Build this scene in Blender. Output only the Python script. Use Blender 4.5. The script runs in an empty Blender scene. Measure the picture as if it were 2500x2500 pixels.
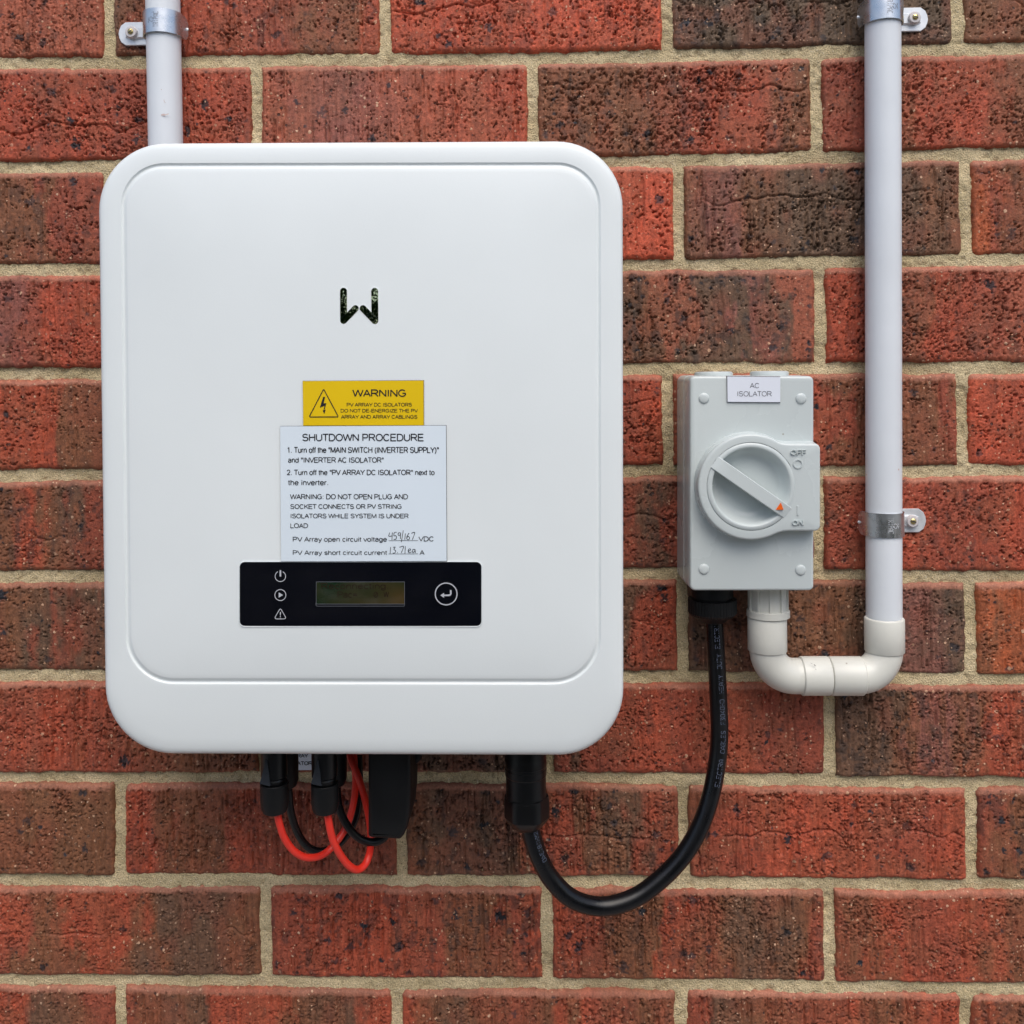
import bpy, bmesh, math, random
import numpy as np
from mathutils import Vector, Matrix

S = bpy.context.scene
COL = S.collection
rad = math.radians

# ------------------------------------------------------------------ camera
CX, CY, F = 1250.0, 950.0, 2350.0          # principal point and focal length, in photo pixels (2500 wide)
RX, RY, RZ = 0.0018739, 0.0254434, -0.0099485
def _rot(a, b, c):
    ca, sa = math.cos(a), math.sin(a); cb, sb = math.cos(b), math.sin(b); cc, sc = math.cos(c), math.sin(c)
    return (np.array([[cc,-sc,0],[sc,cc,0],[0,0,1]]) @ np.array([[cb,0,sb],[0,1,0],[-sb,0,cb]]) @ np.array([[1,0,0],[0,ca,-sa],[0,sa,ca]]))
R = _rot(RX, RY, RZ)
CAMW = np.array([0.36131846, 0.35908514, -0.80729293])   # right, down, into the wall
ZC = 1.45                                                 # camera height above the ground
def W2B(p):          # wall frame -> Blender
    return Vector((p[0]-0.36131846, p[2], ZC+0.35908514-p[1]))
cam_d = bpy.data.cameras.new('camera'); cam = bpy.data.objects.new('camera', cam_d); COL.objects.link(cam)
ax = lambda v: Vector((v[0], v[2], -v[1]))
r_, u_, b_ = ax(R[0]), -ax(R[1]), -ax(R[2])
m = Matrix((r_, u_, b_)).transposed().to_4x4(); m.translation = W2B(CAMW)
cam.matrix_world = m
cam_d.sensor_fit = 'HORIZONTAL'; cam_d.sensor_width = 36.0; cam_d.lens = 36.0*F/2500
cam_d.shift_y = -(1250-CY)/2500; cam_d.shift_x = 0
cam_d.clip_start = 0.02; cam_d.clip_end = 200
S.camera = cam

# ------------------------------------------------------------------ light
SUN_EL, SUN_AZ = 55.0, 15.0      # azimuth: degrees from straight out of the wall towards the right
world = bpy.data.worlds.new('World'); S.world = world; world.use_nodes = True
wn = world.node_tree.nodes; wl = world.node_tree.links
sky = wn.new('ShaderNodeTexSky'); sky.sky_type = 'NISHITA'; sky.sun_disc = False
sky.sun_elevation = rad(SUN_EL); sky.sun_rotation = rad(180-SUN_AZ); sky.air_density = 1.0; sky.dust_density = 3.0; sky.ozone_density = 1.0
bg = wn['Background']; bg.inputs['Strength'].default_value = 0.15
wl.new(sky.outputs[0], bg.inputs['Color'])
sd = bpy.data.lights.new('sun', 'SUN'); sd.energy = 1.5; sd.angle = rad(48); sd.color = (1.0, 0.965, 0.90)
sun = bpy.data.objects.new('sun', sd); COL.objects.link(sun)
dirv = Vector((math.sin(rad(SUN_AZ))*math.cos(rad(SUN_EL)), -math.cos(rad(SUN_AZ))*math.cos(rad(SUN_EL)), math.sin(rad(SUN_EL))))
sun.rotation_euler = dirv.to_track_quat('Z', 'Y').to_euler(); sun.location = dirv*4
S.view_settings.view_transform = 'Standard'; S.view_settings.look = 'None'
S.view_settings.gamma = 1.0; S.view_settings.use_curve_mapping = False
S.view_settings.exposure = 0.24
S.render.engine = 'CYCLES'
S.cycles.use_denoising = True
S.cycles.max_bounces = 6

# ------------------------------------------------------------------ pixel -> point at a real depth in front of the wall
RT = R.T
def U(px, py, d=0.0):
    v = RT @ np.array([(px-CX)/F, (py-CY)/F, 1.0])
    s = (-d - CAMW[2])/v[2]
    return W2B(CAMW + s*v)
def mpp(d): return (0.80729-d)/F          # metres per photo pixel at depth d

# ------------------------------------------------------------------ materials
def M(name, col, rough=0.5, metal=0.0, bump=0.0, bscale=400, spec=0.5, var=0.0, vscale=30, rvar=0.0, specks=0.0, coat=0.0, sss=0.0,
      scol=(0.25,0.2,0.15)):
    mt = bpy.data.materials.new(name); mt.use_nodes = True
    n = mt.node_tree.nodes; l = mt.node_tree.links; p = n['Principled BSDF']
    p.inputs['Roughness'].default_value = rough; p.inputs['Metallic'].default_value = metal
    p.inputs['Specular IOR Level'].default_value = spec
    if coat: p.inputs['Coat Weight'].default_value = coat; p.inputs['Coat Roughness'].default_value = 0.05
    tc = n.new('ShaderNodeTexCoord'); geo = n.new('ShaderNodeNewGeometry'); P = geo.outputs['Position']
    c = n.new('ShaderNodeRGB'); c.outputs[0].default_value = (*col, 1); out = c.outputs[0]
    nz = n.new('ShaderNodeTexNoise'); nz.inputs['Scale'].default_value = vscale; nz.inputs['Detail'].default_value = 5; l.new(P, nz.inputs['Vector'])
    mr = n.new('ShaderNodeMapRange'); l.new(nz.outputs[0], mr.inputs[0])
    mr.inputs[1].default_value = 0.3; mr.inputs[2].default_value = 0.7; mr.inputs[3].default_value = 1-var; mr.inputs[4].default_value = 1+var*0.4
    mx = n.new('ShaderNodeMix'); mx.data_type = 'RGBA'; mx.blend_type = 'MULTIPLY'; mx.inputs[0].default_value = 1
    l.new(out, mx.inputs[6]); l.new(mr.outputs[0], mx.inputs[7]); out = mx.outputs[2]
    if specks:
        v = n.new('ShaderNodeTexVoronoi'); v.inputs['Scale'].default_value = 90; l.new(P, v.inputs['Vector'])
        a = n.new('ShaderNodeMath'); a.operation = 'LESS_THAN'; a.inputs[1].default_value = 0.07; l.new(v.outputs['Distance'], a.inputs[0])
        sp = n.new('ShaderNodeSeparateColor'); l.new(v.outputs['Color'], sp.inputs[0])
        b = n.new('ShaderNodeMath'); b.operation = 'LESS_THAN'; b.inputs[1].default_value = specks; l.new(sp.outputs[0], b.inputs[0])
        q = n.new('ShaderNodeMath'); q.operation = 'MULTIPLY'; l.new(a.outputs[0], q.inputs[0]); l.new(b.outputs[0], q.inputs[1])
        q2 = n.new('ShaderNodeMath'); q2.operation = 'MULTIPLY'; q2.inputs[1].default_value = 0.6; l.new(q.outputs[0], q2.inputs[0])
        mx2 = n.new('ShaderNodeMix'); mx2.data_type = 'RGBA'; l.new(q2.outputs[0], mx2.inputs[0]); l.new(out, mx2.inputs[6]); mx2.inputs[7].default_value = (*scol, 1); out = mx2.outputs[2]
    l.new(out, p.inputs['Base Color'])
    if rvar:
        m2 = n.new('ShaderNodeMapRange'); l.new(nz.outputs[0], m2.inputs[0]); m2.inputs[1].default_value = .3; m2.inputs[2].default_value = .7
        m2.inputs[3].default_value = max(0.02, rough-rvar); m2.inputs[4].default_value = rough+rvar; l.new(m2.outputs[0], p.inputs['Roughness'])
    if bump:
        n2 = n.new('ShaderNodeTexNoise'); n2.inputs['Scale'].default_value = bscale; n2.inputs['Detail'].default_value = 4; l.new(P, n2.inputs['Vector'])
        bp = n.new('ShaderNodeBump'); bp.inputs['Strength'].default_value = 1.0; bp.inputs['Distance'].default_value = bump
        l.new(n2.outputs[0], bp.inputs['Height']); l.new(bp.outputs[0], p.inputs['Normal'])
    return mt

m_cover = M('white_plastic', (0.770,0.822,0.828), 0.42, bump=0.00004, bscale=900, var=0.03, vscale=7, rvar=0.07)
m_housing = M('grey_alloy', (0.35,0.36,0.37), 0.5, 0.6, var=0.1)
m_grey = M('grey_plastic', (0.56,0.615,0.615), 0.27, bump=0.00004, bscale=1200, var=0.03, vscale=15, rvar=0.06, specks=0.05)
m_pvc = M('conduit_pvc', (0.71,0.75,0.79), 0.38, bump=0.00003, bscale=300, var=0.05, vscale=18, rvar=0.08, specks=0.08, scol=(0.55,0.3,0.2))
m_pvc2 = M('fitting_pvc', (0.68,0.68,0.62), 0.36, bump=0.00004, bscale=300, var=0.06, vscale=25, rvar=0.08, specks=0.14)
m_black = M('black_plastic', (0.004,0.0043,0.005), 0.32, spec=.35, bump=0.00004, bscale=700, var=0.2, rvar=0.08)
m_blackm = M('matt_black_plastic', (0.006,0.0066,0.0075), 0.5, spec=.25, bump=0.00006, bscale=900, var=0.25, rvar=0.1)
m_rubber = M('black_cable_sheath', (0.0035,0.0038,0.005), 0.30, spec=.38, bump=0.00008, bscale=250, var=0.2, rvar=0.1)
m_red = M('red_cable_sheath', (0.80,0.035,0.020), 0.34, bump=0.00004, var=0.1, vscale=60)
m_yellow = M('yellow_label', (0.78,0.53,0.004), 0.35, var=0.03, vscale=20)
m_label = M('white_label', (0.72,0.81,0.88), 0.35, var=0.03, vscale=15, specks=0.05)
m_label2 = M('white_small_label', (0.76,0.80,0.88), 0.35, var=0.02)
m_edge = M('label_core', (0.03,0.03,0.05), 0.5)
m_ink = M('label_ink', (0.008,0.008,0.014), 0.45)
m_ink2 = M('grey_ink', (0.07,0.07,0.09), 0.45)
m_glass = M('display_front', (0.0025,0.003,0.006), 0.10, spec=0.35)
m_icon = M('icon_print', (0.50,0.52,0.56), 0.4)
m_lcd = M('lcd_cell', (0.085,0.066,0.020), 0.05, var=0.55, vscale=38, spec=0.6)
_n = m_lcd.node_tree.nodes; _l = m_lcd.node_tree.links          # amber LCD, with reflections painted into its colour as uneven dark green
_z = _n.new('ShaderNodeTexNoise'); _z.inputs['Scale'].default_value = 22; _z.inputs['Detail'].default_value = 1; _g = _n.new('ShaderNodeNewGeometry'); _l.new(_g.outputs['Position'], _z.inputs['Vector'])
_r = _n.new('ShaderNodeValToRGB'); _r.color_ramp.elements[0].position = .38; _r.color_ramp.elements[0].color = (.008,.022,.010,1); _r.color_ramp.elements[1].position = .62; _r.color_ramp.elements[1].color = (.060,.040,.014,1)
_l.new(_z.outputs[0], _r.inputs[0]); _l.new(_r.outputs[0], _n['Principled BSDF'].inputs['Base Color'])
m_lcdink = M('lcd_segments', (0.022,0.014,0.008), 0.2)
m_zinc = M('zinc_steel', (0.62,0.65,0.68), 0.28, 0.9, bump=0.00006, bscale=260, var=0.18, vscale=90, rvar=0.12)
m_zincprint = M('stamped_steel', (0.30,0.31,0.33), 0.4, 0.6)
m_zinctab = M('zinc_tab', (0.72,0.75,0.78), 0.38, 0.35, var=0.10, vscale=120, rvar=0.1)
m_nylon = M('nylon_plug', (0.60,0.57,0.57), 0.4)
m_brass = M('brass_screw', (0.62,0.50,0.22), 0.3, 0.9, var=0.3, vscale=500)
m_orange = M('orange_marker', (0.80,0.13,0.008), 0.4)
m_emblem = M('mirror_emblem', (0.36,0.42,0.30), 0.02, 1.0, bump=0.0002, bscale=40)
m_wire = M('cable_print', (0.10,0.12,0.18), 0.5)

# ------------------------------------------------------------------ helpers: objects
def tag(o, label=None, cat=None, group=None, kind=None):
    if label: o['label'] = label
    if cat: o['category'] = cat
    if group: o['group'] = group
    if kind: o['kind'] = kind
    return o
def thing(name, loc, label, cat, group=None, kind=None):
    o = bpy.data.objects.new(name, None); COL.objects.link(o); o.location = loc; o.empty_display_size = 0.02
    bpy.context.view_layer.update()
    return tag(o, label, cat, group, kind)
def link(name, me, mats, parent=None, smooth=True, sharp=35):
    me.name = name
    for mm in (mats if isinstance(mats, (list, tuple)) else [mats]): me.materials.append(mm)
    if smooth and len(me.polygons):
        me.polygons.foreach_set('use_smooth', [True]*len(me.polygons))
        me.set_sharp_from_angle(angle=rad(sharp))
    o = bpy.data.objects.new(name, me); COL.objects.link(o)
    if parent is not None:
        loc = Vector((0,0,0)); p = parent
        while p is not None: loc += p.location; p = p.parent
        o.parent = parent
        me.transform(Matrix.Translation(-loc))
    return o
class MB:
    def __init__(s): s.v = []; s.f = []; s.m = []
    def add(s, vs, fs, mi=0):
        o = len(s.v); s.v += [tuple(q) for q in vs]; s.f += [tuple(i+o for i in f) for f in fs]; s.m += [mi]*len(fs); return s
    def rings(s, rings, cap0=False, cap1=True, mi=0, closed=True):
        n = len(rings[0]); vs = [p for r in rings for p in r]; fs = []
        for k in range(len(rings)-1):
            for i in range(n if closed else n-1):
                j = (i+1) % n; fs.append((k*n+i, k*n+j, (k+1)*n+j, (k+1)*n+i))
        if cap0: fs.append(tuple(reversed(range(n))))
        if cap1: fs.append(tuple((len(rings)-1)*n+i for i in range(n)))
        return s.add(vs, fs, mi)
    def build(s, name, mats, parent=None, smooth=True, sharp=35):
        me = bpy.data.meshes.new(name); me.from_pydata(s.v, [], s.f); 
        me.polygons.foreach_set('material_index', s.m)
        bm = bmesh.new(); bm.from_mesh(me); bmesh.ops.recalc_face_normals(bm, faces=bm.faces); bm.to_mesh(me); bm.free()
        return link(name, me, mats, parent, smooth, sharp)

def rrect(x0, y0, x1, y1, r, n=8):
    """rounded rectangle outline in photo pixels; r = one radius or (tl,tr,br,bl)"""
    if not isinstance(r, (list, tuple)): r = (r,)*4
    out = []
    for (cx, cy, a0, q) in ((x0+r[0], y0+r[0], 180, r[0]), (x1-r[1], y0+r[1], 270, r[1]), (x1-r[2], y1-r[2], 0, r[2]), (x0+r[3], y1-r[3], 90, r[3])):
        for k in range(n+1):
            a = rad(a0+90*k/n); out.append((cx+q*math.cos(a), cy+q*math.sin(a)))
    return out
def inset(pts, d):
    """move a closed outline inwards by d (works for both windings)"""
    n = len(pts); A = sum(pts[i][0]*pts[(i+1)%n][1]-pts[(i+1)%n][0]*pts[i][1] for i in range(n)); sg = 1 if A > 0 else -1
    out = []
    for i in range(n):
        a, b, c = pts[i-1], pts[i], pts[(i+1)%n]
        def nrm(p, q):
            dx, dy = q[0]-p[0], q[1]-p[1]; L = math.hypot(dx, dy) or 1e-9
            return (-dy/L*sg, dx/L*sg)
        n1, n2 = nrm(a, b), nrm(b, c); k = 1+n1[0]*n2[0]+n1[1]*n2[1]; k = max(k, 0.5)
        out.append((b[0]+(n1[0]+n2[0])/k*d, b[1]+(n1[1]+n2[1])/k*d))
    return out
def slab_mb(pts, d0, d1, bev=0.0006, steps=3, mb=None, mi=0, back_grow=0.0):
    """outline in pixels (seen at depth d1) -> solid plate from depth d0 to d1 with a rounded front edge"""
    mb = mb or MB(); q = [U(x, y, d1) for x, y in pts]; P = [(p.x, p.z) for p in q]
    if d0 > d1-1e-9: d0 = d1-0.001
    R_ = [[(x, -d0, z) for x, z in (inset(P, -back_grow) if back_grow else P)]]
    for k in range(steps+1):
        a = math.pi/2*k/steps; o = inset(P, bev*(1-math.cos(a))) if k else P
        R_.append([(x, -(d1-bev+bev*math.sin(a)), z) for x, z in o])
    return mb.rings(R_, cap0=True, cap1=True, mi=mi)
def drape_plate(x0, y0, x1, y1, surf, t, mb=None, edge=0.0004, nx=10, ny=10, quad=None, mi_face=0, mi_edge=1):
    """thin plate following surf(px,py) (depth), t thick, in pixels"""
    mb = mb or MB(); g = []; 
    c = quad or ((x0,y0),(x1,y0),(x1,y1),(x0,y1))
    def at(u, v): return tuple((c[0][k]*(1-u)+c[1][k]*u)*(1-v)+(c[3][k]*(1-u)+c[2][k]*u)*v for k in (0,1))
    for j in range(ny+1):
        for i in range(nx+1):
            x, y = at(i/nx, j/ny); g.append(U(x, y, surf(x, y)+t))
    fs = [(j*(nx+1)+i, j*(nx+1)+i+1, (j+1)*(nx+1)+i+1, (j+1)*(nx+1)+i) for j in range(ny) for i in range(nx)]
    mb.add(g, fs, mi_face)
    per = [(i, 0) for i in range(nx)]+[(nx, j) for j in range(ny)]+[(i, ny) for i in range(nx, 0, -1)]+[(0, j) for j in range(ny, 0, -1)]
    a = []; b = []; mc = g[(ny//2)*(nx+1)+nx//2]
    for i, j in per:
        p = g[j*(nx+1)+i]; a.append(p); gx_ = math.copysign(edge, p.x-mc.x) if i in (0, nx) else 0; gz_ = math.copysign(edge, p.z-mc.z) if j in (0, ny) else 0
        b.append(Vector((p.x+gx_, p.y+t+0.0005, p.z+gz_)))
    mb.rings([b, a], cap1=False, mi=mi_edge)
    return mb
def lathe_mb(c, prof, n=40, axis='z', mb=None, mi=0, cap0=True, cap1=True, facets=None, jag=0.0):
    """c: centre (x,y,z); prof: list of (offset along axis, radius)"""
    mb = mb or MB(); rr = []
    for o, r in prof:
        ring = []
        for k in range(n):
            a = 2*math.pi*k/n; q = r*(1+(jag if k % 2 else 0))
            if facets:
                t = (a % (2*math.pi/facets))-math.pi/facets; q = min(r, r*0.93/math.cos(t)) if r > 0 else 0
            if axis == 'z': ring.append((c[0]+q*math.cos(a), c[1]+q*math.sin(a), c[2]+o))
            elif axis == 'x': ring.append((c[0]+o, c[1]+q*math.cos(a), c[2]+q*math.sin(a)))
            else: ring.append((c[0]+q*math.cos(a), c[1]+o, c[2]+q*math.sin(a)))
        rr.append(ring)
    return mb.rings(rr, cap0=cap0, cap1=cap1, mi=mi)
def spline(P, m=10):
    P = [Vector(p) for p in P]; Q = [2*P[0]-P[1]]+P+[2*P[-1]-P[-2]]; out = []
    for i in range(1, len(Q)-2):
        a, b, c, d = Q[i-1:i+3]
        for k in range(m):
            t = k/m
            out.append(0.5*((2*b)+(c-a)*t+(2*a-5*b+4*c-d)*t*t+(3*b-a-3*c+d)*t**3))
    out.append(P[-1]); return out
def tube_mb(path, r, n=20, mb=None, mi=0, cap=True):
    mb = mb or MB(); rs = []; up = None
    for i, p in enumerate(path):
        t = (path[min(i+1, len(path)-1)]-path[max(i-1, 0)]).normalized()
        if up is None: up = t.orthogonal().normalized()
        up = (up-t*up.dot(t)).normalized(); s = t.cross(up)
        rr = r[i] if isinstance(r, (list, tuple)) else r
        rs.append([p+rr*(math.cos(2*math.pi*k/n)*up+math.sin(2*math.pi*k/n)*s) for k in range(n)])
    return mb.rings(rs, cap0=cap, cap1=cap, mi=mi)
def _arc(cx, cy, rx, ry, a0, a1, n=9):
    return [(cx+rx*math.cos(rad(a0+(a1-a0)*k/n)), cy+ry*math.sin(rad(a0+(a1-a0)*k/n))) for k in range(n+1)]
def _glyphs():
    a = _arc; X = .72; g = {}
    bowl = lambda cx=.34: a(cx, X/2, .27, X/2, 0, 360, 16)
    g['A'] = (.93, [[(.04,0),(.46,1),(.88,0)],[(.19,.34),(.73,.34)]]); g['B'] = (.93, [[(.11,0),(.11,1),(.5,1)]+a(.5,.765,.28,.235,90,-90)+[(.11,.53)],[(.52,.53)]+a(.54,.265,.31,.265,90,-90)+[(.11,0)]])
    g['C'] = (1.0, [a(.5,.5,.41,.5,38,322,18)]); g['D'] = (1.0, [[(.12,0),(.12,1),(.45,1)]+a(.45,.5,.46,.5,90,-90,14)+[(.12,0)]])
    g['E'] = (.93, [[(.84,1),(.12,1),(.12,0),(.86,0)],[(.12,.52),(.79,.52)]]); g['F'] = (.85, [[(.78,1),(.12,1),(.12,0)],[(.12,.52),(.7,.52)]])
    g['G'] = (1.08, [a(.54,.5,.44,.5,42,325,18)+[(.93,.14),(.93,.47),(.56,.47)]]); g['H'] = (1.0, [[(.12,0),(.12,1)],[(.88,0),(.88,1)],[(.12,.53),(.88,.53)]])
    g['I'] = (.39, [[(.195,0),(.195,1)]]); g['L'] = (.78, [[(.11,1),(.11,0),(.72,0)]]); g['M'] = (1.16, [[(.12,0),(.12,1),(.58,.05),(1.04,1),(1.04,0)]])
    g['N'] = (1.0, [[(.12,0),(.12,1),(.88,0),(.88,1)]]); g['O'] = (1.08, [a(.54,.5,.45,.5,90,450,22)]); g['P'] = (.93, [[(.12,0),(.12,1),(.52,1)]+a(.52,.73,.32,.27,90,-90)+[(.12,.46)]])
    g['R'] = (1.0, [[(.12,0),(.12,1),(.55,1)]+a(.55,.74,.32,.26,90,-90)+[(.12,.48)],[(.52,.48),(.92,0)]]); g['S'] = (.93, [a(.46,.75,.34,.25,25,250,11)+a(.46,.27,.37,.27,80,-165,12)])
    g['T'] = (.85, [[(.03,1),(.82,1)],[(.425,1),(.425,0)]]); g['U'] = (1.0, [[(.12,1),(.12,.36)]+a(.5,.36,.38,.36,180,360,12)+[(.88,1)]]); g['V'] = (.93, [[(.03,1),(.465,0),(.9,1)]])
    g['W'] = (1.32, [[(.03,1),(.34,0),(.66,1),(.98,0),(1.29,1)]]); g['Y'] = (.93, [[(.03,1),(.465,.43),(.9,1)],[(.465,.43),(.465,0)]]); g['Z'] = (.85, [[(.07,1),(.78,1),(.05,0),(.82,0)]])
    g['K'] = (.93, [[(.12,0),(.12,1)],[(.86,1),(.12,.35)],[(.36,.56),(.9,0)]])
    g['a'] = (.78, [a(.36,.52,.27,.2,160,0)+[(.63,.0)],[(.63,.44),(.3,.40)]+a(.3,.2,.2,.2,90,270)+a(.4,.25,.23,.25,270,340,4)]); g['c'] = (.7, [a(.37,X/2,.28,X/2,45,315,14)])
    g['d'] = (.78, [bowl(),[(.65,1),(.65,0)]]); g['e'] = (.78, [[(.08,.38),(.68,.38)]+a(.38,X/2,.30,X/2,5,325,16)]); g['f'] = (.39, [a(.33,.86,.15,.14,80,180,5)+[(.18,0)],[(.02,X),(.36,X)]])
    g['g'] = (.78, [bowl(),[(.65,X),(.65,-.05)]+a(.37,-.05,.28,.22,0,-160,9)]); g['h'] = (.78, [[(.12,1),(.12,0)],[(.12,.45)]+a(.38,.45,.26,.27,150,0)+[(.64,0)]])
    g['i'] = (.31, [[(.155,X),(.155,0)],[(.155,.9),(.155,1.0)]]); g['l'] = (.31, [[(.155,1),(.155,0)]]); g['n'] = (.78, [[(.12,X),(.12,0)],[(.12,.45)]+a(.38,.45,.26,.27,150,0)+[(.64,0)]])
    g['o'] = (.78, [a(.39,X/2,.31,X/2,90,450,18)]); g['p'] = (.78, [bowl(.42),[(.13,X),(.13,-.27)]]); g['r'] = (.47, [[(.12,X),(.12,0)],[(.12,.42)]+a(.36,.44,.24,.27,170,75,5)])
    g['s'] = (.7, [a(.35,.54,.24,.18,30,250,9)+a(.35,.19,.26,.19,80,-160,10)]); g['t'] = (.39, [[(.17,.95),(.17,.14)]+a(.29,.14,.12,.13,180,280,4),[(.02,X),(.35,X)]])
    g['u'] = (.78, [[(.12,X),(.12,.27)]+a(.38,.27,.26,.27,180,330),[(.65,X),(.65,0)]]); g['v'] = (.7, [[(.03,X),(.35,0),(.67,X)]]); g['x'] = (.7, [[(.04,X),(.66,0)],[(.04,0),(.66,X)]])
    g['y'] = (.7, [[(.04,X),(.36,.03)],[(.67,X),(.33,-.12)]+[(.25,-.25),(.1,-.26)]]); g['w'] = (1.0, [[(.03,X),(.26,0),(.5,X),(.74,0),(.97,X)]])
    g['1'] = (.78, [[(.17,.74),(.43,1),(.43,0)]]); g['2'] = (.78, [a(.38,.71,.3,.29,170,-35,10)+[(.08,0),(.7,0)]]); g['0'] = (.78, [a(.39,.5,.3,.5,90,450,18),[(.2,.2),(.58,.8)]])
    g['.'] = (.39, [[(.19,0),(.19,.11)]]); g[':'] = (.39, [[(.19,0),(.19,.11)],[(.19,.6),(.19,.71)]]); g['-'] = (.47, [[(.06,.37),(.41,.37)]]); g['"'] = (.5, [[(.14,1.02),(.14,.66)],[(.36,1.02),(.36,.66)]])
    g['('] = (.47, [a(.62,.37,.45,.68,120,240)]); g[')'] = (.47, [a(-.15,.37,.45,.68,60,-60)]); g[' '] = (.39, []); g['='] = (.8, [[(.08,.6),(.72,.6)],[(.08,.33),(.72,.33)]])
    return g
GL = _glyphs()
def text_mb(s, x0, x1, ycap, ybase, depth, mb=None, weight=.125, raised=0.0, mi=0):
    """drawn lettering: fits x0..x1, cap height ycap..ybase (pixels), laid on depth(px,py)"""
    mb = mb or MB(); tot = sum(GL[c][0] for c in s)-.1; h = ybase-ycap; w = weight*h; h2 = h-w; k = (x1-x0)/tot; u = -.05; q = 0
    df = depth if callable(depth) else (lambda x, y: depth)
    for c in s:
        adv, pls = GL[c]
        for pl in pls:
            e = .000015*(q % 4); q += 1
            p2 = [(x0+(u+x)*k, ybase-w/2-y*h2) for x, y in pl]
            if abs(k/h-1) > .0: pass
            if raised:
                for (ax_, ay_), (bx_, by_) in zip(p2, p2[1:]):
                    L_ = math.hypot(bx_-ax_, by_-ay_) or 1e-6; nx_, ny_ = -(by_-ay_)/L_*w/2, (bx_-ax_)/L_*w/2; tx, ty = ny_*.45, -nx_*.45
                    o = [(ax_-tx+nx_, ay_-ty+ny_), (bx_+tx+nx_, by_+ty+ny_), (bx_+tx-nx_, by_+ty-ny_), (ax_-tx-nx_, ay_-ty-ny_)]; q += 1
                    t_ = raised+.000012*(q % 6)
                    mb.rings([[U(x, y, df(x, y)-.0002) for x, y in o], [U(x, y, df(x, y)+t_*.7) for x, y in o], [U(x, y, df(x, y)+t_) for x, y in inset(o, .14*w)]], cap1=True)
            else:
                ribbon_mb(p2, w, lambda x, y: U(x, y, df(x, y)+e), mb, mi=mi)
        u += adv
    return mb
def ribbon_mb(pl, w, place, mb=None, closed=False, mi=0):
    """flat stroke of width w along polyline pl (2d), place(x,y)->point"""
    mb = mb or MB(); n = len(pl)
    if not closed:
        for i in range(1, n-1):
            ax_, ay_ = pl[i][0]-pl[i-1][0], pl[i][1]-pl[i-1][1]; bx_, by_ = pl[i+1][0]-pl[i][0], pl[i+1][1]-pl[i][1]
            if ax_*bx_+ay_*by_ < -.1*math.hypot(ax_, ay_)*math.hypot(bx_, by_):
                ribbon_mb(pl[:i+1], w, place, mb, mi=mi)
                return ribbon_mb(pl[i:], w, lambda x, y: Vector(place(x, y))+Vector((0, -.000006, 0)), mb, mi=mi)
    L = []; Rr = []
    for i in range(n):
        a = pl[(i-1) % n] if (closed or i > 0) else pl[i]; c = pl[(i+1) % n] if (closed or i < n-1) else pl[i]; b = pl[i]
        def nn(p, q):
            dx, dy = q[0]-p[0], q[1]-p[1]; l_ = math.hypot(dx, dy); return None if l_ < 1e-9 else (-dy/l_, dx/l_)
        n1, n2 = nn(a, b), nn(b, c); n1 = n1 or n2; n2 = n2 or n1
        k = max(1+n1[0]*n2[0]+n1[1]*n2[1], 0.6); ox, oy = (n1[0]+n2[0])/k*w/2, (n1[1]+n2[1])/k*w/2
        L.append(place(b[0]+ox, b[1]+oy)); Rr.append(place(b[0]-ox, b[1]-oy))
    vs = L+Rr; fs = [(i, (i+1) % n, n+(i+1) % n, n+i) for i in range(n if closed else n-1)]
    return mb.add(vs, fs, mi)
def circ(cx, cy, r, a0=0, a1=360, n=28):
    return [(cx+r*math.cos(rad(a0+(a1-a0)*k/n)), cy+r*math.sin(rad(a0+(a1-a0)*k/n))) for k in range(n+(0 if a1-a0 == 360 else 1))]
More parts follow.
